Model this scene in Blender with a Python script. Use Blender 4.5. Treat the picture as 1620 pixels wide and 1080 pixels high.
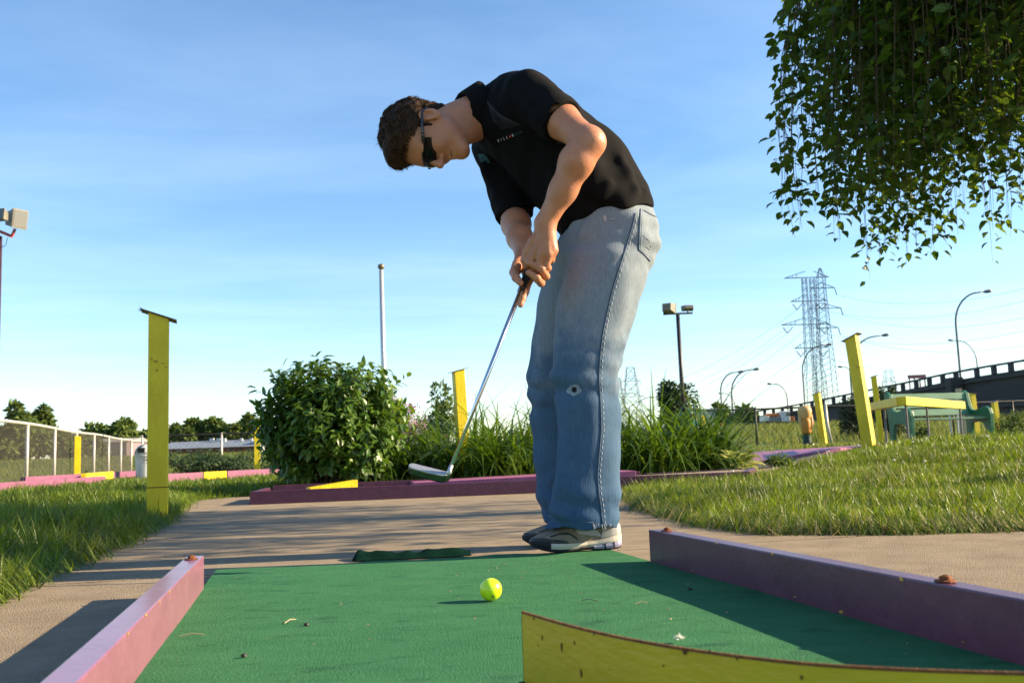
import bpy, bmesh, math, random
import numpy as np
from mathutils import Vector, Matrix
random.seed(7)
rng = np.random.default_rng(7)
for o in list(bpy.data.objects):
    bpy.data.objects.remove(o)
SC = bpy.context.scene
COL = SC.collection
PI = math.pi

# ------------------------------------------------------------------ camera
F = 1500.0                       # focal length in pixels of a 1620 x 1080 frame
PITCH = math.radians(6.65)
ROLL = math.radians(-2.0)
CAMZ = 0.28
RM = np.array((Matrix.Rotation(math.pi/2 + PITCH, 3, 'X') @ Matrix.Rotation(ROLL, 3, 'Z')))
camd = bpy.data.cameras.new('camera')
camd.lens = F/1620*36; camd.sensor_width = 36
camd.clip_start = 0.02; camd.clip_end = 5000
camd.dof.use_dof = True; camd.dof.focus_distance = 2.5; camd.dof.aperture_fstop = 10
cam = bpy.data.objects.new('camera', camd); COL.objects.link(cam)
cam.matrix_world = Matrix.Translation((0, 0, CAMZ)) @ Matrix(RM.tolist()).to_4x4()
SC.camera = cam

# ------------------------------------------------------------------ sky and sun
SUN_EL = math.radians(23.0)
SUN_AZ = math.radians(3.5)       # from +X towards +Y : to the right and slightly behind the player
SUN = Vector((math.cos(SUN_AZ)*math.cos(SUN_EL), math.sin(SUN_AZ)*math.cos(SUN_EL), math.sin(SUN_EL)))
world = bpy.data.worlds.new('World'); SC.world = world; world.use_nodes = True
nt = world.node_tree; nt.nodes.clear()
def N(t, typ, **kw):
    n = t.nodes.new(typ)
    for k, v in kw.items():
        setattr(n, k, v)
    return n
wo = N(nt, 'ShaderNodeOutputWorld'); bg = N(nt, 'ShaderNodeBackground')
sky = N(nt, 'ShaderNodeTexSky', sky_type='NISHITA', sun_disc=False)
sky.sun_elevation = SUN_EL
sky.sun_rotation = math.pi/2 - SUN_AZ
sky.altitude = 200; sky.air_density = 1.0; sky.dust_density = 0.25; sky.ozone_density = 2.6
SKY_STRENGTH = 0.066
# thin wind-drawn cirrus
tc = N(nt, 'ShaderNodeTexCoord'); sep = N(nt, 'ShaderNodeSeparateXYZ')
nt.links.new(tc.outputs['Generated'], sep.inputs[0])
zz = N(nt, 'ShaderNodeMath', operation='MAXIMUM'); zz.inputs[1].default_value = 0.05
nt.links.new(sep.outputs['Z'], zz.inputs[0])
dx = N(nt, 'ShaderNodeMath', operation='DIVIDE'); dy = N(nt, 'ShaderNodeMath', operation='DIVIDE')
nt.links.new(sep.outputs['X'], dx.inputs[0]); nt.links.new(zz.outputs[0], dx.inputs[1])
nt.links.new(sep.outputs['Y'], dy.inputs[0]); nt.links.new(zz.outputs[0], dy.inputs[1])
cmb = N(nt, 'ShaderNodeCombineXYZ')
nt.links.new(dx.outputs[0], cmb.inputs[0]); nt.links.new(dy.outputs[0], cmb.inputs[1])
mp = N(nt, 'ShaderNodeMapping'); mp.inputs['Rotation'].default_value = (0, 0, math.radians(-38))
mp.inputs['Scale'].default_value = (0.55, 1.0, 1)
nt.links.new(cmb.outputs[0], mp.inputs[0])
n1 = N(nt, 'ShaderNodeTexNoise'); n1.inputs['Scale'].default_value = 1.1; n1.inputs['Detail'].default_value = 9
n1.inputs['Roughness'].default_value = 0.55; n1.inputs['Distortion'].default_value = 0.4
nt.links.new(mp.outputs[0], n1.inputs['Vector'])
cr = N(nt, 'ShaderNodeValToRGB')
cr.color_ramp.elements[0].position = 0.38; cr.color_ramp.elements[0].color = (0, 0, 0, 1)
cr.color_ramp.elements[1].position = 0.80; cr.color_ramp.elements[1].color = (0.20, 0.20, 0.20, 1)
nt.links.new(n1.outputs['Fac'], cr.inputs[0])
mix = N(nt, 'ShaderNodeMix', data_type='RGBA')
hsn = N(nt, 'ShaderNodeHueSaturation'); hsn.inputs['Saturation'].default_value = 1.12; hsn.inputs['Value'].default_value = 1.32
nt.links.new(sky.outputs[0], hsn.inputs['Color'])
nt.links.new(cr.outputs[0], mix.inputs[0]); nt.links.new(hsn.outputs[0], mix.inputs[6])
mix.inputs[7].default_value = (6.0, 7.4, 9.0, 1)
nt.links.new(mix.outputs[2], bg.inputs[0]); bg.inputs[1].default_value = SKY_STRENGTH
nt.links.new(bg.outputs[0], wo.inputs[0])
sund = bpy.data.lights.new('sun', 'SUN'); sund.energy = 5.0; sund.angle = math.radians(0.55)
sund.color = (1.0, 0.79, 0.52)
sun = bpy.data.objects.new('sun', sund); COL.objects.link(sun)
sun.rotation_euler = SUN.to_track_quat('Z', 'Y').to_euler(); sun.location = (20, 3, 20)
SC.render.engine = 'CYCLES'
SC.view_settings.view_transform = 'Standard'; SC.view_settings.look = 'None'
SC.view_settings.gamma = 1; SC.view_settings.use_curve_mapping = False
SC.view_settings.exposure = 1.55

# ------------------------------------------------------------------ helpers
def U(px, py, Y):
    """world point at distance Y (along +Y) that the reference frame shows at pixel px, py"""
    r = RM @ np.array(((px-810)/F, -(py-540)/F, -1.0))
    return np.array((0, 0, CAMZ)) + r*(Y/r[1])
def G(px, py, z=0.0):
    r = RM @ np.array(((px-810)/F, -(py-540)/F, -1.0))
    return np.array((0, 0, CAMZ)) + r*((z-CAMZ)/r[2])
def ray(px, py):
    r = RM @ np.array(((px-810)/F, -(py-540)/F, -1.0))
    return r/np.linalg.norm(r)
def S(t):
    t = np.clip(t, 0, 1); return t*t*(3-2*t)
def T(x, y):
    """terrain height"""
    x = np.asarray(x, float); y = np.asarray(y, float)
    return -0.035 + 0.22*S((x-1.4)/2.8)*S((y-3.5)/5.5) + (1.0+0.35*S((x+6)/12))*S((y-28)/42)
def unit(v):
    v = np.asarray(v, float); return v/np.linalg.norm(v)

MATS = {}
def mat(name, c1, c2=None, rough=0.6, scale=12, bump=0.0, bscale=90, spec=0.35, metal=0.0, detail=6,
        transl=0.0, island=False, pos=(0.35, 0.7), stretch=(1, 1, 1), coat=0.0, speck=None, speck_scale=60,
        speck_pos=(0.66, 0.70), sss=0.0, rvar=0.0, bdetail=5, patch=None):
    if name in MATS: return MATS[name]
    m = bpy.data.materials.new(name); m.use_nodes = True; t = m.node_tree; t.nodes.clear()
    out = N(t, 'ShaderNodeOutputMaterial'); p = N(t, 'ShaderNodeBsdfPrincipled')
    p.inputs['Roughness'].default_value = rough; p.inputs['Metallic'].default_value = metal
    p.inputs['Specular IOR Level'].default_value = spec
    if coat: p.inputs['Coat Weight'].default_value = coat; p.inputs['Coat Roughness'].default_value = 0.2
    if sss:
        p.inputs['Subsurface Weight'].default_value = sss
        p.inputs['Subsurface Radius'].default_value = (0.012, 0.005, 0.003)
        p.inputs['Subsurface Scale'].default_value = 1.0
    tcn = N(t, 'ShaderNodeTexCoord'); mpn = N(t, 'ShaderNodeMapping'); mpn.inputs['Scale'].default_value = stretch
    t.links.new(tcn.outputs['Object'], mpn.inputs[0])
    colout = None
    if c2 is not None:
        rp = N(t, 'ShaderNodeValToRGB')
        rp.color_ramp.elements[0].position = pos[0]; rp.color_ramp.elements[1].position = pos[1]
        rp.color_ramp.elements[0].color = (*c1, 1); rp.color_ramp.elements[1].color = (*c2, 1)
        if island:
            g = N(t, 'ShaderNodeNewGeometry'); t.links.new(g.outputs['Random Per Island'], rp.inputs[0])
            rp.color_ramp.elements[0].position = 0.0; rp.color_ramp.elements[1].position = 1.0
        else:
            ns = N(t, 'ShaderNodeTexNoise'); ns.inputs['Scale'].default_value = scale; ns.inputs['Detail'].default_value = detail
            ns.inputs['Roughness'].default_value = 0.6
            t.links.new(mpn.outputs[0], ns.inputs['Vector']); t.links.new(ns.outputs['Fac'], rp.inputs[0])
            if rvar:
                mr = N(t, 'ShaderNodeMapRange'); mr.inputs['To Min'].default_value = max(0.02, rough-rvar); mr.inputs['To Max'].default_value = rough+rvar
                t.links.new(ns.outputs['Fac'], mr.inputs[0]); t.links.new(mr.outputs[0], p.inputs['Roughness'])
        colout = rp.outputs[0]
        if patch:      # uneven growth: broad patches of deeper and paler green
            np_ = N(t, 'ShaderNodeTexNoise'); np_.inputs['Scale'].default_value = patch; np_.inputs['Detail'].default_value = 4
            t.links.new(tcn.outputs['Object'], np_.inputs['Vector'])
            mr_ = N(t, 'ShaderNodeMapRange'); mr_.inputs['From Min'].default_value = .32; mr_.inputs['From Max'].default_value = .68
            mr_.inputs['To Min'].default_value = .48; mr_.inputs['To Max'].default_value = 1.22; t.links.new(np_.outputs['Fac'], mr_.inputs[0])
            sc_ = N(t, 'ShaderNodeVectorMath', operation='SCALE'); t.links.new(colout, sc_.inputs[0]); t.links.new(mr_.outputs[0], sc_.inputs['Scale']); colout = sc_.outputs[0]
    if speck is not None:
        n2 = N(t, 'ShaderNodeTexNoise'); n2.inputs['Scale'].default_value = speck_scale; n2.inputs['Detail'].default_value = 4
        t.links.new(mpn.outputs[0], n2.inputs['Vector'])
        r2 = N(t, 'ShaderNodeValToRGB'); r2.color_ramp.elements[0].position = speck_pos[0]; r2.color_ramp.elements[1].position = speck_pos[1]
        t.links.new(n2.outputs['Fac'], r2.inputs[0])
        mx = N(t, 'ShaderNodeMix', data_type='RGBA'); t.links.new(r2.outputs[0], mx.inputs[0])
        if colout: t.links.new(colout, mx.inputs[6])
        else: mx.inputs[6].default_value = (*c1, 1)
        mx.inputs[7].default_value = (*speck, 1); colout = mx.outputs[2]
    if colout: t.links.new(colout, p.inputs['Base Color'])
    else: p.inputs['Base Color'].default_value = (*c1, 1)
    if bump:
        nb = N(t, 'ShaderNodeTexNoise'); nb.inputs['Scale'].default_value = bscale; nb.inputs['Detail'].default_value = bdetail
        t.links.new(mpn.outputs[0], nb.inputs['Vector'])
        b = N(t, 'ShaderNodeBump'); b.inputs['Strength'].default_value = min(1, bump); b.inputs['Distance'].default_value = 0.01*max(1, bump)
        t.links.new(nb.outputs['Fac'], b.inputs['Height']); t.links.new(b.outputs[0], p.inputs['Normal'])
    if transl:
        tr = N(t, 'ShaderNodeBsdfTranslucent'); ms = N(t, 'ShaderNodeMixShader'); ms.inputs[0].default_value = transl
        if colout:
            hs = N(t, 'ShaderNodeHueSaturation'); hs.inputs['Value'].default_value = 1.5; hs.inputs['Saturation'].default_value = 1.1
            hs.inputs['Hue'].default_value = 0.487
            t.links.new(colout, hs.inputs['Color']); t.links.new(hs.outputs[0], tr.inputs[0])
        else: tr.inputs[0].default_value = (*c1, 1)
        t.links.new(p.outputs[0], ms.inputs[1]); t.links.new(tr.outputs[0], ms.inputs[2]); t.links.new(ms.outputs[0], out.inputs[0])
    else:
        t.links.new(p.outputs[0], out.inputs[0])
    m['bsdf'] = p.name
    MATS[name] = m
    return m

BASE = {}
def thing(name, label, cat, loc=(0, 0, 0), rz=0.0, group=None):
    o = bpy.data.objects.new(name, None); COL.objects.link(o); o.empty_display_size = 0.1
    o.location = loc; o.rotation_euler = (0, 0, rz)
    o['label'] = label; o['category'] = cat
    if group: o['group'] = group
    BASE[o] = np.array(loc, float)
    return o
def tag(o, label=None, cat=None, group=None, kind=None):
    if label: o['label'] = label
    if cat: o['category'] = cat
    if group: o['group'] = group
    if kind: o['kind'] = kind
    return o
def link(name, me, material, parent=None, smooth=False):
    o = bpy.data.objects.new(name, me); COL.objects.link(o)
    if material is not None and not len(me.materials): me.materials.append(material)
    if parent is not None: o.parent = parent
    if smooth: me.polygons.foreach_set('use_smooth', [True]*len(me.polygons))
    return o
class MB:
    """collects faces in world coordinates; build() links ONE mesh object"""
    def __init__(s): s.v = []; s.f = []
    def add(s, vs, fs):
        k = len(s.v); s.v.extend([tuple(map(float, v)) for v in vs]); s.f.extend([tuple(i+k for i in f) for f in fs]); return s
    def box(s, c, size, rz=0.0, M3=None):
        c = np.array(c, float); h = np.array(size, float)/2
        R = np.array(M3) if M3 is not None else np.array(Matrix.Rotation(rz, 3, 'Z'))
        vs = [c + R @ (h*np.array((x, y, z))) for x in (-1, 1) for y in (-1, 1) for z in (-1, 1)]
        return s.add(vs, [(0, 1, 3, 2), (4, 6, 7, 5), (0, 4, 5, 1), (2, 3, 7, 6), (0, 2, 6, 4), (1, 5, 7, 3)])
    def beam(s, a, b, w, h, up=(0, 0, 1)):
        """rectangular bar from a to b, w across and h along up"""
        a = np.array(a, float); b = np.array(b, float); d = unit(b-a); up = np.array(up, float)
        sd = unit(np.cross(d, up)); u = unit(np.cross(sd, d))
        vs = [p + sd*x*w/2 + u*z*h/2 for p in (a, b) for x, z in ((-1, -1), (1, -1), (1, 1), (-1, 1))]
        return s.add(vs, [(0, 1, 2, 3), (7, 6, 5, 4), (0, 4, 5, 1), (1, 5, 6, 2), (2, 6, 7, 3), (3, 7, 4, 0)])
    def tube(s, pts, r, n=8, cap=True):
        pts = [np.array(p, float) for p in pts]; m = len(pts)
        rs = r if hasattr(r, '__len__') else [r]*m
        d0 = unit(pts[1]-pts[0]); ref = np.array((0, 0, 1.)) if abs(d0[2]) < 0.9 else np.array((1., 0, 0))
        u = unit(np.cross(d0, ref)); vs = []; fs = []
        for i in range(m):
            d = unit(pts[min(i+1, m-1)]-pts[max(i-1, 0)])
            u = unit(u - d*np.dot(u, d)); w = np.cross(d, u)
            for k in range(n):
                a = 2*PI*k/n; vs.append(pts[i] + rs[i]*(u*math.cos(a)+w*math.sin(a)))
        for i in range(m-1):
            for k in range(n):
                fs.append((i*n+k, i*n+(k+1) % n, (i+1)*n+(k+1) % n, (i+1)*n+k))
        if cap: fs.append(tuple(range(n))[::-1]); fs.append(tuple(range((m-1)*n, m*n)))
        return s.add(vs, fs)
    def lathe(s, c, prof, n=24, axis=None):
        c = np.array(c, float); A = unit(axis) if axis is not None else np.array((0, 0, 1.))
        ref = np.array((1., 0, 0)) if abs(A[0]) < 0.9 else np.array((0, 1., 0))
        u = unit(np.cross(A, ref)); w = np.cross(A, u); vs = []; fs = []
        for r, z in prof:
            for k in range(n):
                a = 2*PI*k/n; vs.append(c + A*z + r*(u*math.cos(a)+w*math.sin(a)))
        for i in range(len(prof)-1):
            for k in range(n): fs.append((i*n+k, i*n+(k+1) % n, (i+1)*n+(k+1) % n, (i+1)*n+k))
        fs.append(tuple(range(n))[::-1]); fs.append(tuple(range((len(prof)-1)*n, len(prof)*n)))
        return s.add(vs, fs)
    def prism(s, poly, vec):
        """polygon (list of 3d points) extruded along vec"""
        n = len(poly); vec = np.array(vec, float); vs = [np.array(p, float) for p in poly] + [np.array(p, float)+vec for p in poly]
        fs = [tuple(range(n))[::-1], tuple(range(n, 2*n))] + [(i, (i+1) % n, n+(i+1) % n, n+i) for i in range(n)]
        return s.add(vs, fs)
    def grid(s, P, closed_u=False):
        """P[i][j] grid of points"""
        P = np.asarray(P, float); a, b = P.shape[:2]; fs = []
        for i in range(a-1):
            for j in range(b if closed_u else b-1):
                fs.append((i*b+j, i*b+(j+1) % b, (i+1)*b+(j+1) % b, (i+1)*b+j))
        return s.add(P.reshape(-1, 3), fs)
    def build(s, name, material, parent=None, smooth=False, bevel=0.0, local=False, fix=True):
        me = bpy.data.meshes.new(name)
        b = np.zeros(3)
        if parent is not None and not local: b = BASE.get(parent, np.zeros(3))
        me.from_pydata([tuple(np.array(v)-b) for v in s.v], [], s.f)
        if fix or bevel:
            bm = bmesh.new(); bm.from_mesh(me)
            if fix: bmesh.ops.recalc_face_normals(bm, faces=bm.faces)
            if bevel: bmesh.ops.bevel(bm, geom=list(bm.edges), offset=bevel, segments=2, affect='EDGES', profile=0.5, clamp_overlap=True)
            bm.to_mesh(me); bm.free()
        o = link(name, me, material, parent, smooth)
        if parent is not None: BASE[o] = BASE.get(parent, np.zeros(3))
        return o
def fastmesh(name, V, loops, sizes, material, parent=None, smooth=False):
    """mesh from numpy arrays: V (n,3), loops flat vertex indices, sizes vertices per face"""
    b = BASE.get(parent, np.zeros(3)) if parent is not None else np.zeros(3)
    me = bpy.data.meshes.new(name); V = np.asarray(V, np.float32)-b.astype(np.float32)
    me.vertices.add(len(V)); me.vertices.foreach_set('co', V.ravel())
    loops = np.asarray(loops, np.int32).ravel(); sizes = np.asarray(sizes, np.int32)
    me.loops.add(len(loops)); me.loops.foreach_set('vertex_index', loops)
    me.polygons.add(len(sizes)); st = np.zeros(len(sizes), np.int32); st[1:] = np.cumsum(sizes)[:-1]
    me.polygons.foreach_set('loop_start', st); me.polygons.foreach_set('loop_total', sizes)
    if smooth: me.polygons.foreach_set('use_smooth', np.ones(len(sizes), bool))
    me.update(calc_edges=True); me.validate()
    o = link(name, me, material, parent)
    if parent is not None: BASE[o] = b
    return o
def copy_tree(o, parent=None):
    c = o.copy(); COL.objects.link(c); c.parent = parent
    for ch in list(o.children): copy_tree(ch, c)
    return c

# many ribbons: root P (n,3), direction D (n,3) horizontal lean, length, width
def ribbons(P, H, L, W, lean, droop, seg=3, taper=1.0, twist=0.0):
    """blades standing at P, leaning along horizontal unit vectors H; returns V, loops, sizes"""
    n = len(P); side = np.stack((-H[:, 1], H[:, 0], np.zeros(n)), 1)
    if twist:
        a = rng.uniform(-twist, twist, n)[:, None]; side = side*np.cos(a)+H*np.sin(a)
    V = np.zeros((n, 2*seg+1, 3), np.float32)
    ang = lean.copy(); pos = P.astype(float).copy()
    for k in range(seg+1):
        t = k/seg; w = (W*(1-taper*t**1.6))[:, None]
        if k < seg:
            V[:, 2*k] = pos-side*w/2; V[:, 2*k+1] = pos+side*w/2
        else: V[:, 2*seg] = pos
        st = (L/seg)[:, None]
        pos = pos + st*(H*np.sin(ang)[:, None] + np.array((0, 0, 1.))*np.cos(ang)[:, None])
        ang = ang + droop/seg
    base = (np.arange(n)*(2*seg+1))[:, None]
    lp = []; sz = []
    quads = np.array([(2*k, 2*k+1, 2*k+3, 2*k+2) for k in range(seg-1)]).reshape(-1)
    one = np.concatenate((quads, np.array((2*seg-2, 2*seg-1, 2*seg)))).astype(int)
    loops = (base+one[None, :]).ravel(); sizes = np.tile(np.array([4]*(seg-1)+[3]), n)
    return V.reshape(-1, 3), loops, sizes
def leaves(P, D, Nn, L, W, curl=0.15):
    """ovate leaves: base P, direction D, normal Nn"""
    n = len(P); D = D/np.linalg.norm(D, axis=1)[:, None]
    Sd = np.cross(D, Nn); Sd /= np.linalg.norm(Sd, axis=1)[:, None]+1e-9; Nn = np.cross(Sd, D)
    L = L[:, None]; W = W[:, None]
    V = np.zeros((n, 8, 3))
    V[:, 0] = P
    V[:, 1] = P+D*L*.32-Sd*W*.5+Nn*L*curl*.25; V[:, 2] = P+D*L*.34-Nn*L*curl*.15; V[:, 3] = P+D*L*.32+Sd*W*.5+Nn*L*curl*.25
    V[:, 4] = P+D*L*.70-Sd*W*.36-Nn*L*curl*.1; V[:, 5] = P+D*L*.70-Nn*L*curl*.5; V[:, 6] = P+D*L*.70+Sd*W*.36-Nn*L*curl*.1
    V[:, 7] = P+D*L-Nn*L*curl*1.3
    one = np.array([0, 2, 1, 0, 3, 2, 1, 2, 5, 4, 2, 3, 6, 5, 4, 5, 7, 5, 6, 7])
    loops = ((np.arange(n)*8)[:, None]+one[None, :]).ravel(); sizes = np.tile(np.array([3, 3, 4, 4, 3, 3]), n)
    return V.reshape(-1, 3), loops, sizes
def inpoly(x, y, poly):
    x = np.asarray(x); y = np.asarray(y); r = np.zeros(x.shape, bool); n = len(poly)
    for i in range(n):
        x0, y0 = poly[i]; x1, y1 = poly[(i+1) % n]
        c = ((y0 > y) != (y1 > y)); xi = x0+(y-y0)*(x1-x0)/((y1-y0) if y1 != y0 else 1e-9)
        r ^= c & (x < xi)
    return r
def edgedist(x, y, poly):
    d = np.full(np.shape(x), 1e9); n = len(poly)
    for i in range(n):
        a = np.array(poly[i]); b = np.array(poly[(i+1) % n]); e = b-a
        t = np.clip(((x-a[0])*e[0]+(y-a[1])*e[1])/(e@e), 0, 1)
        d = np.minimum(d, np.hypot(x-a[0]-t*e[0], y-a[1]-t*e[1]))
    return d
def waves(P, freq, seed, n=6, aniso=(1, 1, 1)):
    r = np.random.default_rng(seed); s = 0
    for i in range(n):
        k = unit(r.normal(size=3))*freq*r.uniform(.6, 1.5)*np.array(aniso)
        s = s+np.sin(P @ k.astype(P.dtype) + P.dtype.type(r.uniform(0, 6.28)))
    return s/math.sqrt(n)
# ================================================================== SETTING
m_soil = mat('meadow_ground', (0.050, 0.085, 0.016), (0.110, 0.140, 0.036), rough=1, scale=3.0, bump=1.0, bscale=30, spec=0.05)
m_lawn = mat('lawn_soil', (0.045, 0.080, 0.012), (0.100, 0.130, 0.028), rough=1, scale=14, bump=1.5, bscale=60, spec=0.05)
m_conc = mat('concrete', (0.235, 0.185, 0.125), (0.350, 0.280, 0.195), rough=0.92, scale=7, bump=1.1, bscale=260, spec=0.2, detail=12,
             speck=(0.47, 0.40, 0.30), speck_scale=300, speck_pos=(0.62, 0.70), pos=(0.3, 0.72), bdetail=8)
m_joint = mat('joint_dirt', (0.05, 0.042, 0.03), (0.09, 0.075, 0.05), rough=1, scale=20)

# the ground: one sheet to the horizon, finer near the camera
ys = np.concatenate((np.arange(-6, 14, 0.5), np.arange(14, 80, 2.0), np.array([80, 95, 120, 160, 220, 320, 500, 900, 1600, 3000.])))
xs = np.concatenate((-np.array([3000, 1500, 800, 400, 200, 120, 80, 55, 40, 30, 24, 19, 15, 12.]), np.arange(-10, 12, 0.5),
                     np.array([12, 15, 19, 24, 30, 40, 55, 80, 120, 200, 400, 800, 1500, 3000.])))
XX, YY = np.meshgrid(xs, ys, indexing='ij'); ZZ = T(XX, YY)
b = len(ys); idx = np.arange(len(xs)*b).reshape(len(xs), b)
qd = np.stack((idx[:-1, :-1], idx[1:, :-1], idx[1:, 1:], idx[:-1, 1:]), -1).reshape(-1)
ground = fastmesh('ground', np.stack((XX, YY, ZZ), -1).reshape(-1, 3), qd, np.full(len(qd)//4, 4), m_soil, smooth=True)
tag(ground, kind='structure')

# pavement of cast slabs with open joints, laid along the golf lane
LD = unit((-0.2267, 1.0, 0)); LP = np.array((LD[1], -LD[0], 0))
def lane(a, bb, z=0.0): return LP*a+LD*bb+np.array((0, 0, z))
O0 = G(0, 929, -0.015)[:3]; b0 = float(O0 @ LD)
L1 = [(-0.9, -1), (-1.0, 0), (-1.13, 1.8), (-1.2, 2.23), (-1.29, 2.59), (-1.37, 3.06), (-1.5, 3.7), (-1.66, 4.37), (-1.78, 4.9), (-2.05, 5.8), (-2.3, 6.6), (-2.55, 7.6),
      (-2.3, 8.15), (-1, 8.35), (1.0, 9.2), (1.55, 10.2), (1.2, 14), (-14, 16), (-14, -1)]
R1 = [(.80, 7.1), (.66, 6.0), (.60, 4.9), (.60, 4.3), (.66, 3.6), (.80, 3.14), (1.19, 3.0), (1.6, 2.98), (3, 2.95), (9, 2.9), (12, 8), (12, 13), (7, 11.5), (4.2, 10.2), (3.2, 9.4),
      (2.45, 8.5), (1.75, 7.7)]
pav = bpy.data.objects.new('pavement', bpy.data.meshes.new('pavement'))
mb = MB(); PG = []
for i in range(11):
    PG.append([(-3.4+0.75*i, y, float(T(-3.4+0.75*i, y))+0.006) for y in np.linspace(-1, 12, 20)])
pav = mb.grid(PG).build('pavement', m_joint); tag(pav, kind='structure')
SL = 1.52
for ia in (0,):
    for ib in range(-3, 8):
        a0, a1 = -3.3, 4.4; c0, c1 = b0+ib*SL, b0+(ib+1)*SL
        c = lane((a0+a1)/2, (c0+c1)/2)
        mid = np.array([lane(a, q) for a in (a0, (a0+a1)/2, a1) for q in (c0, (c0+c1)/2, c1)])
        if inpoly(mid[:, 0], mid[:, 1], R1).all() or inpoly(mid[:, 0], mid[:, 1], L1).all(): continue
        g = 0.006; P = []
        n = 15
        for u in np.linspace(a0+g, a1-g, n):
            row = []
            for w in np.linspace(c0+g, c1-g, n):
                p = lane(u, w); p[2] = float(T(p[0], p[1]))+0.020; row.append(p)
            P.append(row)
        mb = MB().grid(P)
        ring = [P[i][0] for i in range(n)]+[P[n-1][j] for j in range(1, n)]+[P[i][n-1] for i in range(n-2, -1, -1)]+[P[0][j] for j in range(n-2, 0, -1)]
        low = [np.array(p)-np.array((0, 0, 0.03)) for p in ring]
        mb.grid([ring+ring[:1], low+low[:1]])
        mb.build('slab', m_conc, pav)

def lawn(name, poly, step, ymax=99):
    p = np.array(poly); x0, y0 = p.min(0); x1, y1 = p.max(0)
    gx = np.arange(x0, x1+step, step); gy = np.arange(y0, y1+step, step)
    X, Y = np.meshgrid(gx, gy, indexing='ij')
    ins = inpoly(X, Y, poly); d = np.where(ins, edgedist(X, Y, poly), 0)
    Z = T(X, Y)+0.012+0.035*S(d/0.25)+0.008*np.sin(X*5+np.cos(Y*4))*S(d/.3)
    Z = np.where(ins, Z, T(X, Y)+0.004)
    i = np.arange(X.size).reshape(X.shape)
    q = np.stack((i[:-1, :-1], i[1:, :-1], i[1:, 1:], i[:-1, 1:]), -1)
    k = (ins[:-1, :-1].astype(int)+ins[1:, :-1]+ins[1:, 1:]+ins[:-1, 1:]) >= 2
    q = q[k].reshape(-1)
    o = fastmesh(name, np.stack((X, Y, Z), -1).reshape(-1, 3), q, np.full(len(q)//4, 4), m_lawn, smooth=True)
    tag(o, kind='structure'); return o
lawn('lawn', L1, 0.10); lawn('lawn', R1, 0.10)
def lawnz(x, y, poly):
    d = edgedist(x, y, poly); return T(x, y)+0.012+0.035*S(d/0.25)+0.008*np.sin(x*5+np.cos(y*4))*S(d/.3)

# grass blades
m_grass = mat('grass_blade', (0.055, 0.115, 0.010), (0.185, 0.240, 0.030), rough=0.45, spec=0.40, transl=0.40, island=True, patch=3.2)
m_dry = mat('dry_blade', (0.20, 0.17, 0.06), (0.40, 0.33, 0.15), rough=0.7, spec=0.2, transl=0.3, island=True)
m_tall = mat('meadow_blade', (0.075, 0.115, 0.020), (0.19, 0.21, 0.055), rough=0.6, spec=0.2, transl=0.35, island=True)
def frustum(x, y, m=0.06):
    return (np.abs(x) < (0.66+m)*y+0.4)
def grass(name, poly, dens, hmin, hmax, wid, y0, y1, material, seg=3, edge_extra=0.0, seed=1):
    r = np.random.default_rng(seed)
    p = np.array(poly); x0, _ = p.min(0); x1, _ = p.max(0)
    xa = max(x0, -0.74*y1-0.4); xb = min(x1, 0.74*y1+0.4)
    n = int((xb-xa)*(y1-y0)*dens); x = r.uniform(xa, xb, n); y = r.uniform(y0, y1, n)
    k = inpoly(x, y, poly) & frustum(x, y); x = x[k]; y = y[k]
    # patchiness
    pt = np.sin(x*3.1+1.3*np.sin(y*2.3))+np.sin(y*4.7+1.7*np.sin(x*3.7+2))
    k = r.uniform(size=len(x)) < 0.72+0.14*pt; x = x[k]; y = y[k]; pt = pt[k]; n = len(x)
    z = lawnz(x, y, poly)-0.004; a = r.uniform(0, 2*PI, n)
    H = np.stack((np.cos(a), np.sin(a), np.zeros(n)), 1)
    tf = np.sin(x*11+2*np.sin(y*7))*np.sin(y*9+2*np.sin(x*8+1))
    L = r.uniform(hmin, hmax, n)*(1+0.16*pt+.22*tf)*np.where(r.uniform(size=n) < 0.05, 1.55, 1)
    W = wid*r.uniform(.6, 1.35, n)*(1+0.10*np.clip(y-3, 0, 12))
    return ribbons(np.stack((x, y, z), 1), H, L, W, r.uniform(0.05, 0.65, n), r.uniform(0.2, 1.3, n), seg, twist=1.2)
def cat3(parts):
    Vs, Ls, Zs = [], [], []; k = 0
    for V, l, s in parts:
        Vs.append(V); Ls.append(l+k); Zs.append(s); k += len(V)
    return np.concatenate(Vs), np.concatenate(Ls), np.concatenate(Zs)
V, l, s = cat3([grass('g', L1, 7000, .06, .135, .0046, 1.9, 5.2, None, 4, seed=3), grass('g', L1, 3200, .05, .11, .0055, 5.2, 9.5, None, 3, seed=4), grass('g', L1, 900, .05, .10, .008, 9.5, 15.5, None, 2, seed=5)])
tag(fastmesh('grass', V, l, s, m_grass), 'long green grass on the lawn left of the path', 'grass', kind='stuff')
V, l, s = cat3([grass('g', R1, 9000, .045, .085, .0040, 2.9, 5.0, None, 4, seed=6), grass('g', R1, 4500, .045, .085, .0048, 5.0, 8.2, None, 3, seed=7), grass('g', R1, 1700, .04, .08, .0065, 8.2, 12.5, None, 2, seed=8)])
tag(fastmesh('grass', V, l, s, m_grass), 'sunlit green grass on the mounded lawn right of the player', 'grass', kind='stuff')
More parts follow.
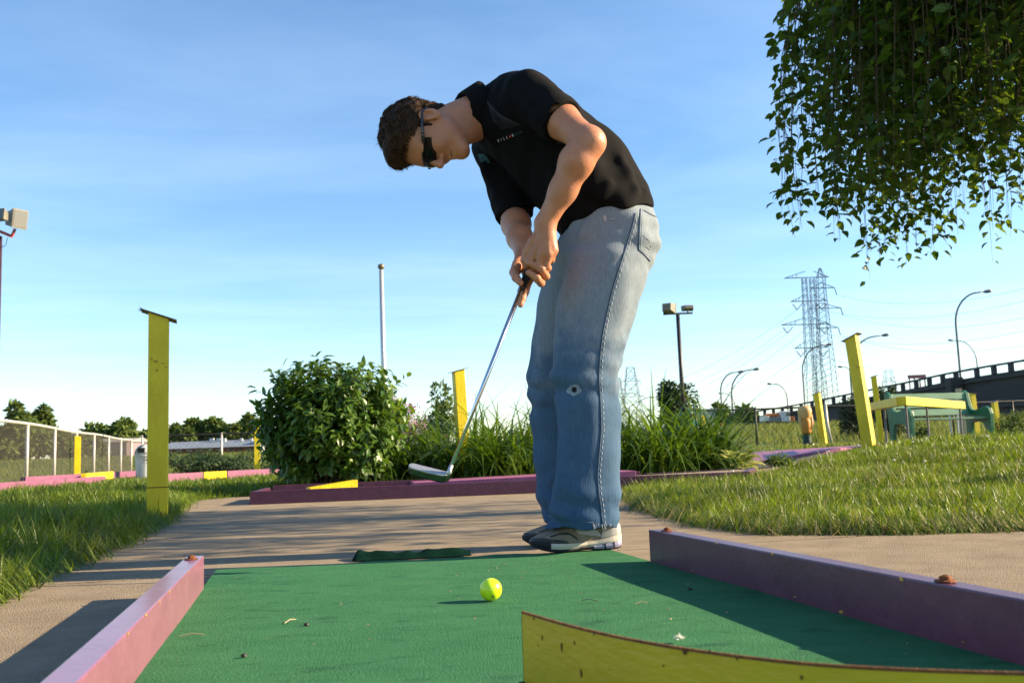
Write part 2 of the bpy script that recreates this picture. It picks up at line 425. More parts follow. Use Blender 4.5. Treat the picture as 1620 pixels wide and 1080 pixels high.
# straw-coloured blades at the ragged rim of the right lawn
def rim(poly, i0, i1, n, seed):
    r = np.random.default_rng(seed); P = np.array(poly); out = []
    for _ in range(n):
        i = r.integers(i0, i1); t = r.uniform(); p = P[i]*(1-t)+P[i+1]*t
        e = P[i+1]-P[i]; nn = unit(np.array((e[1], -e[0], 0)))
        out.append((p[0]+nn[0]*r.normal(0, .03), p[1]+nn[1]*r.normal(0, .03), nn))
    return out
def rimblades(poly, i0, i1, n, seed, sgn, lmin=.05, lmax=.12):
    r = np.random.default_rng(seed+50); o = rim(poly, i0, i1, n, seed)
    x = np.array([q[0] for q in o]); y = np.array([q[1] for q in o]); nn = np.array([q[2] for q in o])*sgn
    H = nn+r.normal(0, .6, (n, 3)); H[:, 2] = 0; H /= np.linalg.norm(H, axis=1)[:, None]
    return ribbons(np.stack((x, y, T(x, y)+.016), 1), H, r.uniform(lmin, lmax, n), .0045*r.uniform(.6, 1.3, n), r.uniform(.5, 1.25, n), r.uniform(.1, .8, n), 3)
V, l, s = cat3([rimblades(R1, 1, 9, 1300, 21, -1), grass('g', R1, 420, .04, .085, .0036, 2.9, 7.5, None, 3, seed=9)])
V2, l2, s2 = rimblades(R1, 1, 9, 3500, 22, -1, .05, .10)
V3, l3, s3 = rimblades(L1, 1, 11, 4200, 23, -1, .07, .15)
tag(fastmesh('grass', V, l, s, m_dry), 'dry straw blades along the rim and among the grass of the right lawn', 'grass', kind='stuff')
Vr, lr, sr = cat3([(V2, l2, s2), (V3, l3, s3)])
tag(fastmesh('grass', Vr, lr, sr, m_grass), 'green blades hanging over the pavement edge', 'grass', kind='stuff')
# meadow beyond the fences
r = np.random.default_rng(31)
n = 60000; y = 14+ (r.uniform(size=n)**1.3)*48; x = (r.uniform(-1, 1, n))*0.60*y
k = ~(inpoly(x, y, R1) | inpoly(x, y, L1)); x = x[k]; y = y[k]; n = len(x)
a = r.uniform(0, 2*PI, n); H = np.stack((np.cos(a), np.sin(a), 0*a), 1)
hgt = np.where(y > 31, np.where(x > 0, r.uniform(.15, .42, n), r.uniform(.06, .20, n)), r.uniform(.04, .10, n))
V, l, s = ribbons(np.stack((x, y, T(x, y)-.01), 1), H, hgt, np.where(y > 31, .022, .014)*r.uniform(.6, 1.3, n)*(1+y/60), r.uniform(.02, .4, n), r.uniform(.1, .8, n), 2)
tag(fastmesh('meadow_grass', V, l, s, m_tall), 'rough meadow grass beyond the course', 'grass', kind='stuff')
# white clover and dandelion heads dotted in the right lawn
m_clover = mat('clover_white', (0.75, 0.72, 0.62), (0.9, 0.88, 0.8), rough=.8)
mb = MB(); r = np.random.default_rng(5)
for _ in range(26):
    x = r.uniform(1.6, 6.5); y = r.uniform(4.2, 10)
    if not inpoly(np.array(x), np.array(y), R1): continue
    z = float(lawnz(np.array(x), np.array(y), R1))+r.uniform(.05, .08)
    mb.lathe((x, y, z), [(.002, -.007), (.008, -.003), (.009, .002), (.004, .007)], 7)
tag(mb.build('clover_flower', m_clover), 'small white clover heads scattered in the right lawn', 'flowers', kind='stuff')

# ------------------------------------------------------------------ near golf lane
m_mat = mat('lane_carpet', (0.046, 0.200, 0.082), (0.084, 0.280, 0.122), rough=0.95, scale=9, bump=1.2, bscale=380, spec=0.12, detail=12,
            speck=(0.022, 0.11, 0.055), speck_scale=18, speck_pos=(0.56, 0.80), pos=(0.25, 0.75), stretch=(0.7, 1.6, 1), bdetail=8)
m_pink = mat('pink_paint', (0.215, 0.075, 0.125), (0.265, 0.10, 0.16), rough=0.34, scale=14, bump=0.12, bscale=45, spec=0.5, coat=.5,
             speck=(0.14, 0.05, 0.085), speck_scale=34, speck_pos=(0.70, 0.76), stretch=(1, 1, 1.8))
m_pink_shade = mat('pink_paint_shade', (0.078, 0.020, 0.048), (0.110, 0.032, 0.070), rough=0.40, scale=9, bump=0.10, bscale=40, spec=0.45, coat=.18,  # same board paint, darkened to carry the shade of the right side
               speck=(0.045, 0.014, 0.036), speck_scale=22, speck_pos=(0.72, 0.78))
m_ypaint = mat('yellow_paint', (0.60, 0.44, 0.006), (0.74, 0.58, 0.012), rough=0.45, scale=9, bump=0.35, bscale=70, spec=0.4,
               speck=(0.33, 0.22, 0.01), speck_scale=22, speck_pos=(0.69, 0.76), stretch=(1, 1, .5))
m_chip = mat('chipped_yellow', (0.34, 0.20, 0.03), (0.45, 0.30, 0.06), rough=.7)
m_wood = mat('bare_wood', (0.36, 0.27, 0.17), (0.50, 0.40, 0.27), rough=.85, scale=30, stretch=(1, 1, 8))
m_rust = mat('rusty_bolt', (0.14, 0.045, 0.018), (0.30, 0.11, 0.045), rough=0.75, scale=60, bump=.8, bscale=200, metal=.3)
def bolt(parent, p):
    """square nut and washer on a rusty carriage bolt"""
    p = np.array(p, float); mb = MB()
    mb.lathe(p, [(.0145, 0), (.0145, .0015), (.0135, .0022)], 18)
    mb.lathe(p+np.array((.001, 0, .002)), [(.0085, 0), (.0085, .0045), (.0075, .0055)], 6)
    mb.lathe(p+np.array((.001, 0, .0072)), [(.0045, 0), (.0045, .0012), (.003, .002)], 10)
    return mb.build('bolt', m_rust, parent)
def chips(parent, pts, size, seed=1):
    """flakes where the older yellow coat shows through"""
    r = np.random.default_rng(seed)
    for p, nrm in pts:
        p = np.array(p); nrm = unit(nrm); t = unit(np.cross(nrm, (0, 0, 1)) if abs(nrm[2]) < .9 else (1, 0, 0)); w = np.cross(nrm, t)
        k = r.integers(5, 8); ring = []
        for i in range(k):
            a = 2*PI*i/k; q = size*r.uniform(.4, 1.2); ring.append(p+t*math.cos(a)*q*1.6+w*math.sin(a)*q*.7)
        MB().prism(ring, nrm*0.0012).build('paint_chip', m_chip, parent)
lane_near = thing('golf_lane', 'green carpeted minigolf lane with pink side boards, coloured purple for shade at right, in the foreground', 'golf lane', (0, 1.6, -0.015))
# carpet: a slightly uneven sheet with a frayed back edge
ns, nl = 60, 60; P = []
BL = G(322, 902, 0); BR = G(1014, 866, 0); 
aL = -0.712; 
def board_in_L(y): return -0.712+0.2267*(2.18-y)
def board_in_R(y): return 0.323+0.2386*(2.40-y)
for j in range(nl+1):
    row = []
    for i in range(ns+1):
        u = i/ns; w = j/nl
        yb = (BL[1]*(1-u)+BR[1]*u)+0.006*math.sin(u*37)+0.004*math.sin(u*83+1)
        y = 0.45*(1-w)+yb*w
        xl = board_in_L(y)-0.004; xr = board_in_R(y)+0.004 if y > 1.16 else 0.62+(1.16-y)*0.5
        if y > 2.20: xl = xl
        x = xl*(1-u)+xr*u
        z = 0.0012*math.sin(x*9+1)*math.sin(y*6)+(0.0015*math.sin(u*20) if j == nl else 0)
        row.append((x, y, z))
    P.append(row)
mb = MB().grid(P)
low = [(p[0], p[1]+.001, -0.017) for p in P[-1]]; mb.grid([P[-1], low])
mb.build('carpet', m_mat, lane_near, smooth=True, fix=False)
W = 0.038; HB = 0.090
def side_board(a, b, outer, m, hz=0.073, hz2=None):
    """board whose inner bottom edge runs from a to b; outer = unit vector away from the lane"""
    a = np.array((*a, -0.014)); b = np.array((*b, -0.014)); o = np.array((*outer, 0))*W
    h2 = hz2 if hz2 else hz; up1 = np.array((0, 0, hz+.014)); up2 = np.array((0, 0, h2+.014))
    mb = MB().add([a, b, b+o, a+o, a+up1, b+up2, b+o+up2, a+o+up1], [(0, 1, 2, 3), (4, 5, 6, 7), (0, 1, 5, 4), (1, 2, 6, 5), (2, 3, 7, 6), (3, 0, 4, 7)])
    return mb.build('side_board', m, lane_near, bevel=0.0025)
nL = unit(np.array((-1, -0.2267))); nR = unit(np.array((1, 0.2386)))
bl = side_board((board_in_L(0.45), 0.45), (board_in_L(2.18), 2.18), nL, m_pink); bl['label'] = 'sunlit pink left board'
br = side_board((board_in_R(1.172), 1.172), (board_in_R(2.40), 2.40), nR, m_pink_shade, .080, .077); br['label'] = 'shaded purple right board'
q0 = np.array((board_in_R(1.172), 1.158)); 
dirc = unit(np.array((1.0, -0.55)))
be = side_board(tuple(q0+np.array((.010, -.008))), tuple(q0+np.array((.010, -.008))+dirc*0.6), unit(np.array((0.55, 1.0))), m_pink_shade, .084)
be['label'] = 'shaded purple board angling off from the right board'
ctr = lambda f, y, n: np.array((f(y)+n[0]*W/2, y+n[1]*W/2, 0))
bolt(bl, ctr(board_in_L, 2.10, nL)+np.array((0, 0, .0735)))
bolt(br, ctr(board_in_R, 2.33, nR)+np.array((0, 0, .0775)))
bolt(br, ctr(board_in_R, 1.35, nR)+np.array((0, 0, .0805)))
nin = np.array((1, .2267, 0)); ninR = np.array((-1, -.2386, 0))
r = np.random.default_rng(9)
for y in (1.05, 1.22, 1.36, 1.49, 1.60, 1.75, 1.88):
    z = r.choice([.006, .010, .071]); chips(bl, [((board_in_L(y), y, z), nin)], r.uniform(.0018, .0042), int(y*100))
for y in (1.3, 1.42, 1.58, 1.72, 1.79, 2.02, 2.15):
    z = r.choice([.005, .009, .076]); chips(br, [((board_in_R(y), y, z), ninR)], r.uniform(.0018, .0042), int(y*100))
# straws and crumbs lying on the carpet
m_straw = mat('straw', (0.30, 0.27, 0.15), (0.42, 0.38, 0.22), rough=.8)
for px, py, dx, dy in ((285, 1006, 38, -3), (450, 985, 18, -6), (1005, 955, 20, -2), (920, 949, 26, 1)):
    a = G(px, py, .002); bq = G(px+dx, py+dy, .003); mid = (a+bq)/2+np.array((0, .002, .003))
    o = MB().tube([a, mid, bq], .0009, 5).build('straw', m_straw); tag(o, 'dry straw lying on the green carpet near %s' % ('the pink board' if px < 400 else 'the middle' if px < 600 else 'the board shadow' if px > 990 else 'the yellow sheet'), 'straw')
mb = MB(); r = np.random.default_rng(12)
for _ in range(64):
    y = r.uniform(1.0, 2.45); x = r.uniform(board_in_L(y)+.03, board_in_R(y)-.03); q = r.uniform(.0007, .0019)
    mb.box((x, y, q*.5+.001), (q*r.uniform(1, 2.2), q, q), r.uniform(0, 3))
tag(mb.build('crumbs', m_straw), 'pale grit and seed crumbs scattered over the green carpet', 'debris', kind='stuff')
m_dark_leaf = mat('dark_crumb', (0.015, 0.02, 0.012))
for px, py, lab in ((1025, 987, 'tiny dark speck on the green carpet far left'), (386, 1036, 'tiny dark seed on the carpet beside the pink board'), (1091, 931, 'tiny dark seed in the shadow of the purple board')):
    if px == 1025: px, py = 485, 987
    p = G(px, py, .003); tag(MB().lathe(p, [(.001, -.003), (.005, -.001), (.004, .002), (.001, .003)], 7).build('seed', m_dark_leaf), lab, 'seed')
p = G(1076, 1010, .006)
mb = MB(); r = np.random.default_rng(3)
for _ in range(40):
    d = unit(r.normal(size=3)); d[2] = abs(d[2]); mb.tube([p, p+d*r.uniform(.004, .011)], .0004, 3)
tag(mb.build('seed_fluff', m_clover), 'white tuft of seed fluff on the carpet behind the yellow sheet', 'fluff')
# the curled dark strip of carpet behind the lane
m_mat2 = mat('shaded_carpet', (0.003, 0.020, 0.013), (0.006, 0.032, 0.021), rough=.95, scale=20, bump=1.2, bscale=300, spec=.02)  # shade of the curled face is put into this darker green
PA = [];
for i in range(41):
    u = i/40; px = 556+u*190
    f = G(px, 888-u*8.5, -0.012); x = f[0]; y = f[1]+.012
    hh = (.015+.003*math.sin(u*9+.5)+.003*math.sin(u*31))*(S(u/.03))*(1-0.55*S((u-.80)/.2))
    dp = 0.085+.015*math.sin(u*7+1)
    PA.append([(x, y, -.011), (x-.004, y+dp*.22, -.011+hh*.60), (x-.006, y+dp*.5, -.011+hh*.95), (x-.008, y+dp*.8, -.011+hh*1.02+.003*math.sin(u*43)), (x-.008, y+dp, -.011+hh*.86), (x-.008, y+dp*.9, -.012+hh*.6), (x-.008, y+dp*.5, -.012+hh*.2)])
tag(MB().grid(PA).build('carpet_strip', m_mat2, smooth=True), 'dark green scrap of carpet curling up behind the lane edge', 'carpet strip')
# yellow sheet-metal deflector, concave
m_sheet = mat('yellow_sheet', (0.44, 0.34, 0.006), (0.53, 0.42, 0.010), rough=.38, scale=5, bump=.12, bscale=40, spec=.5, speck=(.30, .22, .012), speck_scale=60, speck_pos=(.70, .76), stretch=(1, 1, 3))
dz = .10
cp = [(825, 966), (885, 984), (950, 1000), (1020, 1014), (1100, 1027), (1200, 1040), (1300, 1050), (1450, 1058), (1620, 1063), (1780, 1066)]
top = [G(x, y, dz) for x, y in cp]
# smooth through the points
tt = np.linspace(0, len(top)-1, 46); tp = np.array(top)
cur = np.stack([np.interp(tt, np.arange(len(top)), tp[:, k]) for k in range(3)], 1)
for _ in range(6):
    cur[1:-1] = .25*cur[:-2]+.5*cur[1:-1]+.25*cur[2:]
dfl = thing('metal_deflector', 'curved yellow sheet metal deflector with rusted edge in the right foreground', 'deflector', (cur[0][0], cur[0][1], 0))
tang = np.gradient(cur, axis=0); nrm = np.stack((-tang[:, 1], tang[:, 0], 0*tang[:, 0]), 1); nrm /= np.linalg.norm(nrm, axis=1)[:, None]
th = .0028
f_t = cur.copy(); b_t = cur+nrm*th
def col(p, z): q = p.copy(); q[:, 2] = z; return q
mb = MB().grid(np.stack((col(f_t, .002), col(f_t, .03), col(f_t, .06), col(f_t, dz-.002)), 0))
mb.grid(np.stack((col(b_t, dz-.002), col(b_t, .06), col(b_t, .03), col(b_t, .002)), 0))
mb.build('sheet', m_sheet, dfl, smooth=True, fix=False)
m_redge = mat('rusted_edge', (.11, .035, .012), (.24, .10, .02), rough=.8, scale=120, bump=.6, bscale=300)
e = np.stack((col(f_t, dz-.0025)-nrm*.0004, col(f_t, dz), col(b_t, dz), col(b_t, dz-.0025)+nrm*.0004), 0)
mb = MB().grid(e)
a, bq = f_t[0]-tang[0]*.02, b_t[0]-tang[0]*.02
a2, b2 = f_t[0]-nrm[0]*.0004, b_t[0]+nrm[0]*.0004
mb.add([(*a2[:2], .002), (*a[:2], .002), (*a[:2], dz), (*a2[:2], dz), (*b2[:2], .002), (*bq[:2], .002), (*bq[:2], dz), (*b2[:2], dz)], [(0, 1, 2, 3), (4, 7, 6, 5), (1, 5, 6, 2), (3, 2, 6, 7), (0, 4, 5, 1)])
mb.build('rusted_edge', m_redge, dfl)
m_spot = mat('rust_spot', (.055, .018, .008), (.16, .055, .012), rough=.85, scale=200)
r = np.random.default_rng(17)
def spot(px, py, sz, asp):
    d = ray(px, py); best = None
    for k in range(len(f_t)-1):      # where the view ray meets the sheet
        a_, b_ = f_t[k][:2], f_t[k+1][:2]; ev = b_-a_
        M2 = np.array(((d[0], -ev[0]), (d[1], -ev[1])))
        if abs(np.linalg.det(M2)) < 1e-9: continue
        t, u = np.linalg.solve(M2, a_)
        if 0 <= u <= 1 and t > 0: best = (np.array((0, 0, CAMZ))+d*t, k)
    if best is None: return
    p, k = best; nn = -nrm[k]; t = unit(tang[k]); w = np.array((0, 0, 1.)); ring = []
    kk = r.integers(7, 11)
    for i in range(kk):
        a = 2*PI*i/kk; q = sz*r.uniform(.6, 1.2); ring.append(p+nn*.0002+t*math.cos(a)*q+w*math.sin(a)*q*asp)
    MB().prism(ring, nn*.0005).build('rust_spot', m_spot, dfl)
for px, py, sz, asp in ((889, 1022, .0020, 2.6), (920, 1065, .0020, 2.2), (1084, 1030, .0028, 1.4), (858, 1008, .0011, 2.4), (909, 1016, .0011, 2.2), (852, 1020, .0007, 1.6),
                        (1268, 1071, .0017, 1.6), (845, 978, .0011, 1.4), (1123, 1030, .0012, 1.2), (940, 1003, .001, 1), (1166, 1041, .001, 1.2), (965, 1058, .0007, 1), (1050, 1052, .0008, 1.4)):
    spot(px, py, sz, asp)
m_black = mat('black_bolt', (.012, .012, .012), rough=.5)
MB().lathe(f_t[0]*np.array((1, 1, 0))-nrm[0]*.004+np.array((.003, -.003, .018)), [(.006, 0), (.006, .004), (.004, .007)], 12, axis=-nrm[0]).build('bolt', m_black, dfl)

# golf ball
m_ball = mat('neon_ball', (0.62, 0.86, 0.010), rough=.28, spec=.5, coat=.3)
nd = 900; k = np.arange(nd); ph = np.arccos(1-2*(k+.5)/nd); thh = PI*(1+5**.5)*k
dirs = np.stack((np.sin(ph)*np.cos(thh), np.sin(ph)*np.sin(thh), np.cos(ph)), 1)
bm = bmesh.new(); bmesh.ops.create_icosphere(bm, subdivisions=5, radius=1.0)
bc = G(777, 950, 0)+np.array((0, 0, .0213))
dim = dirs[::3]
for v in bm.verts:
    d = np.array(v.co); c = (dim @ d).max(); ang = math.acos(min(1, c))
    v.co = Vector(d*(0.02135-0.00028*max(0, 1-(ang/.085)**2)))
me = bpy.data.meshes.new('golf_ball'); bm.to_mesh(me); bm.free()
ball = thing('golf_ball', 'neon yellow golf ball lying on the green carpet', 'golf ball', tuple(bc))
link('shell', me, m_ball, ball, smooth=True)
BASE[ball] = bc
m_bmark = mat('ball_scuff', (0.10, 0.14, 0.02), (0.2, .26, .03), rough=.6, scale=300)
def on_ball(px, py):
    d = ray(px, py); o = np.array((0, 0, CAMZ))-bc; bq = d@o; c = o@o-.02142**2; t = -bq-math.sqrt(max(0, bq*bq-c)); return np.array((0, 0, CAMZ))+d*t
for pts, rr in (([(777, 918), (781, 930), (780, 941), (777, 948)], .00035), ([(784, 917), (789, 921)], .0006)):
    MB().tube([on_ball(*p) for p in pts], rr, 5).build('scuff', m_bmark, ball)
p = on_ball(780, 943); nn = unit(p-bc); MB().lathe(p-nn*.0002, [(.0028, 0), (.0024, .0004)], 9, axis=nn).build('scuff', m_bmark, ball)
# ================================================================== THINGS AROUND THE COURSE
m_cap = mat('cap_tin', (.10, .095, .08), (.2, .18, .15), rough=.6, metal=.4, scale=20)
m_crack = mat('crack_dark', (.05, .035, .01), rough=1)
def zat(p): return float(T(p[0], p[1]))
def post(px, d, w, h, rz, label, capdir=(1, -.25), tilt=.3, lean=0.0, cap=True, over=.035, base=None, crown=False):
    p = U(px, 700, d); z0 = zat(p) if base is None else base
    t = thing('wooden_post', label, 'post', (p[0], p[1], z0), rz, group='yellow lamp posts of the course')
    sh = math.tan(lean)*h
    v = []
    for z, s in ((-.05, 0), (h*.5, sh*.5), (h, sh)):
        for x, y in ((-1, -1), (1, -1), (1, 1), (-1, 1)): v.append((x*w/2+s, y*w/2, z))
    tl = tilt*w
    for k in range(4): v[8+k] = (v[8+k][0], v[8+k][1], h+(tl/2 if v[8+k][0]-sh < 0 else -tl/2))
    mb = MB().add(v, [(0, 1, 2, 3), (8, 9, 10, 11)]+[(a+i, a+(i+1) % 4, a+4+(i+1) % 4, a+4+i) for a in (0, 4) for i in range(4)])
    sh_o = mb.build('shaft', m_ypaint, t, local=True, bevel=.004)
    if cap:
        L = w+2*over; sl = math.atan(tilt)
        R = np.array(Matrix.Rotation(sl, 3, 'Y'))
        mb = MB().box((sh, 0, h+.004), (L*1.08, w+over*.9, .004), M3=R)
        cp_ = mb.build('cap', m_cap, t, local=True)
        if crown:
            mb = MB(); c = R @ np.array((-L*.54, 0, 0))+np.array((sh, 0, h+.006))
            for dx_, dz_ in ((-.018, .008), (-.010, .022), (.004, .016), (.010, -.004), (-.014, -.006)):
                mb.tube([c, c+np.array((dx_, .01, dz_))], [.003, .0008], 5)
            mb.build('wire_tie', m_cap, cp_, local=True)
    return t, sh_o
near_post, shaft = post(250, 4.93, .101, 1.085, math.radians(19), 'tall yellow wooden post with slanted tin cap left of the path', tilt=.33, crown=True)
# saw joint near the foot, knot and peeled spots
for z, hh in ((.20, .004),):
    MB().box((0, 0, z), (.1035, .1035, hh)).build('joint', m_crack, shaft, local=True)
for x, z, sx, sz in ((-.014, .845, .016, .008), (.022, .835, .010, .003), (-.006, .80, .006, .006), (-.034, .86, .005, .006), (.036, .815, .008, .003)):
    ring = [(x+math.cos(a)*sx*random.uniform(.7, 1.1), -.0504, z+math.sin(a)*sz*random.uniform(.7, 1.1)) for a in np.linspace(0, 2*PI, 9)[:-1]]
    MB().prism(ring, (0, -.003, 0)).build('knot', mat('knot_paint', (.42, .31, .02), (.25, .16, .02), rough=.6, scale=60), shaft, local=True)
post(735, 9.0, .10, 1.10, math.radians(20), 'yellow post rising out of the daylilies behind the club', tilt=-.25, lean=-.04)
post(407, 17, .105, 1.07, math.radians(15), 'yellow post half hidden by the left side of the big shrub', tilt=.1, cap=False)
post(123, 20.5, .125, .98, math.radians(25), 'yellow post standing before the wire fence at far left', tilt=.1, cap=False)
post(1376, 9.4, .108, 1.16, math.radians(-40), 'thick yellow post beside the low yellow rail at right', tilt=-.42, lean=-.085, base=.14)
post(1304, 18.5, .11, 1.02, math.radians(-38), 'yellow post right of the painted barrel figure', tilt=-.35, lean=-.075)
post(1395, 15.5, .085, 1.12, math.radians(-20), 'thin yellow post between the thick post and the bench', tilt=-.3, lean=-.04)
post(1547, 20, .11, .98, math.radians(10), 'yellow post behind the right end of the bench', tilt=.1, lean=-.05)
post(1582, 23, .11, .90, math.radians(10), 'rightmost yellow post before the dark overpass wall', tilt=-.35, lean=-.06)
post(1100, 26, .11, .62, math.radians(10), 'far yellow post beside the green frog figure', tilt=.1, cap=False, base=.55)
post(1114, 24, .11, .85, math.radians(10), 'short yellow post seen over the lilies near the dark fence', tilt=.1, cap=False)

# ------------------------------------------------------------------ second lane, across the path
m_purple2 = mat('plum_paint', (0.055, 0.011, 0.034), (0.078, 0.018, 0.048), rough=.45, scale=12, bump=.2, bscale=50, spec=.5, speck=(.04, .012, .025), speck_scale=20, speck_pos=(.70, .77))
m_rose = mat('rose_paint', (0.29, 0.085, 0.165), (0.35, 0.115, 0.205), rough=.5, scale=10, bump=.2, bscale=40)
l2 = thing('golf_lane', 'long plum painted minigolf lane box across the path before the flower bed', 'golf lane', (0, 7.2, -.015))
FL = np.array((-1.83, 6.57)); FR = np.array((1.71, 7.05)); BLq = np.array((-1.95, 7.50)); BRq = np.array((1.92, 7.75))
def z2(p): return float(T(p[0], p[1]))+.018
def lboard(a, b, h, m=m_purple2, w=.042, lab=None):
    a3 = np.array((*a, z2(a)+h/2)); b3 = np.array((*b, z2(b)+h/2))
    o = MB().beam(a3, b3, w, h).build('board', m, l2, bevel=.003)
    if lab: o['label'] = lab
    return o
lboard(FL, FR, .092)
du = unit(FR-FL)
lboard(FL+np.array((.01, .045)), BLq, .088); lboard(BLq+np.array((.04, .0)), np.array((1.02, 7.95)), .104)
lboard(FR+np.array((-.03, .035)), BRq, .090); lboard(np.array((1.05, 7.92)), BRq+np.array((-.03, 0)), .085)
# raised rose-coloured deck with a dark front
a = U(655, 760, 7.25)[:2]; bq = U(1006, 745, 7.3)[:2]
dn = np.array((-.10, .55)); z0 = .015
ring = [np.array((*a, z0)), np.array((*bq, z0+.03)), np.array((*(bq+dn), z0+.03)), np.array((*(a+dn), z0))]
MB().prism(ring, (0, 0, .062)).build('deck', m_rose, l2, bevel=.003)
lboard(a+np.array((.0, -.03)), FR+np.array((-.08, .22)), .072)
# carpet inside
mb = MB().add([(*(FL+np.array((.03, .04))), .006), (*(FR+np.array((-.03, .04))), .07), (*(BRq+np.array((-.03, -.03))), .08), (*(BLq+np.array((.04, -.03))), .006)], [(0, 1, 2, 3)])
mb.build('bed', m_conc, l2)
# yellow wedge
wq = U(490, 770, 7.05); e = U(566, 768, 7.20); wz = .01
wv = (e-wq); wv[2] = 0; per = unit(np.array((-wv[1], wv[0], 0)))*.12
A0 = np.array((wq[0], wq[1], wz)); B0 = np.array((e[0], e[1], wz))
wd = thing('wedge_ramp', 'small yellow wooden wedge standing inside the plum lane box', 'ramp', tuple(A0))
MB().prism([A0+np.array((0, 0, .02)), B0+np.array((0, 0, .02)), B0+np.array((0, 0, .105)), A0+np.array((0, 0, .062))], per).build('wedge', m_ypaint, wd, bevel=.003)
MB().beam(A0-unit(wv)*.06+np.array((0, -.03, .012)), B0+unit(wv)*.11+np.array((0, -.03, .012)), .05, .022).build('runner', m_ypaint, wd)

# pink lane beams far left and right of the near post
def lane_thing(lab, beams, loc):
    t = thing('lane_edge', lab, 'lane edge', loc)
    for (x0, y0, x1, y1, h, m) in beams:
        a = G(x0, y0, -.0); bq = G(x1, y1, -.0)
        a[2] = zat(a)+h/2+.06; bq[2] = zat(bq)+h/2+.06
        MB().beam(a, bq, .09, h+.06).build('beam', m, t, bevel=.004)
    return t
m_pinkfar = mat('faded_pink', (0.185, 0.065, 0.12), (0.235, 0.09, 0.155), rough=.6, scale=10, speck=(.15, .055, .095), speck_scale=16)
lane_thing('faded pink lane edging with a yellow block along the left lawn', [(-60, 788, 162, 768, .085, m_pinkfar), (36, 769, 130, 762, .10, m_pinkfar)], tuple(G(0, 782, -.035)))
lane_thing('pink beam and yellow block in front of the far left fence', [(132, 763, 176, 757, .11, m_ypaint), (176, 756.5, 226, 752, .09, m_pinkfar)], tuple(G(150, 762, -.035)))
lane_thing('pink beam with a yellow middle piece behind the near yellow post', [(262, 768, 318, 764.6, .10, m_pinkfar), (319, 764.5, 355, 762, .10, m_ypaint), (356, 762, 440, 756, .10, m_pinkfar)], tuple(G(262, 768, -.035)))
# pink painted lane floor at the right
def quad_sheet(name, pts, m, lab, cat, thick=.05):
    ring = []
    for x, y, d in pts:
        p = U(x, y, d); ring.append(np.array((p[0], p[1], float(T(p[0], p[1]))+.035)))
    t = MB().prism(ring, (0, 0, -thick)).build(name, m)
    return tag(t, lab, cat)
quad_sheet('lane_floor', [(1165, 724, 10.4), (1330, 716, 10.8), (1420, 708, 14.0), (1180, 712, 13.5)], m_rose, 'rose painted lane floor beyond the right lawn', 'lane floor')
quad_sheet('bench_pad', [(1400, 706, 15.6), (1560, 700, 15.6), (1560, 698, 18), (1400, 703, 18)], m_rose, 'rose painted pad under the green bench', 'pad', .08)

# ------------------------------------------------------------------ low yellow rail on steel legs
m_steel = mat('grey_steel', (.10, .10, .10), (.18, .17, .16), rough=.5, metal=.6)
cn = U(1427, 634, 10.4); le = U(1381, 640, 11.9); re = U(1521, 637, 12.6)
zc = cn[2]; le[2] = zc; re[2] = zc
rail = thing('guard_rail', 'low L-shaped yellow rail on thin steel legs before the bench', 'rail', (cn[0], cn[1], zat(cn)))
dl = unit(le-cn); dr = unit(re-cn)
MB().beam(cn+dr*0.0, re, .09, .095).build('rail_bar', m_ypaint, rail, bevel=.004)
MB().beam(cn+dl*.052-dr*.0, le, .09, .095).build('rail_bar', m_ypaint, rail, bevel=.004)
for q in (cn+dl*.9, cn+dr*.13, cn+dr*1.0, re-dr*.12):
    MB().tube([(q[0], q[1], zat(q)-.03), (q[0], q[1], zc-.04)], .014, 8).build('leg', m_steel, rail)

# ------------------------------------------------------------------ green park bench
m_bgreen = mat('bench_green', (.010, .10, .045), (.016, .14, .060), rough=.4, scale=14, spec=.5)
m_bslat = mat('bench_slat_green', (.07, .20, .10), (.12, .27, .15), rough=.5, scale=20, stretch=(.2, 1, 1), spec=.5)
bp = U(1488, 703, 16.5); bz = zat(bp)
bench = thing('park_bench', 'green park bench with moulded end frames on the right lawn', 'bench', (bp[0], bp[1], bz), math.radians(12))
def bench_end(x):
    # profile in (depth y, height z); camera side is -y
    prof = [(-.34, 0), (-.27, 0), (-.235, .22), (-.20, .31), (-.08, .345), (.10, .33), (.14, .20), (.17, 0), (.27, 0), (.25, .30), (.275, .50), (.34, .78), (.33, .87), (.27, .91), (.20, .86),
            (.15, .64), (.10, .56), (0, .545), (-.16, .585), (-.27, .60), (-.345, .565), (-.385, .47), (-.375, .25)]
    mb = MB().prism([(x-.035, y, z) for y, z in prof], (.07, 0, 0))
    return mb.build('end_frame', m_bgreen, bench, local=True, bevel=.008)
bench_end(-.76); bench_end(.76)
for y in (-.27, -.15, -.03, .09): MB().box((0, y, .405), (1.46, .095, .035)).build('slat', m_bslat, bench, local=True, bevel=.004)
for y, z in ((.195, .53), (.225, .67), (.255, .81)): MB().box((0, y-.03, z), (1.46, .035, .115), M3=np.array(Matrix.Rotation(-.2, 3, 'X'))).build('slat', m_bslat, bench, local=True, bevel=.004)

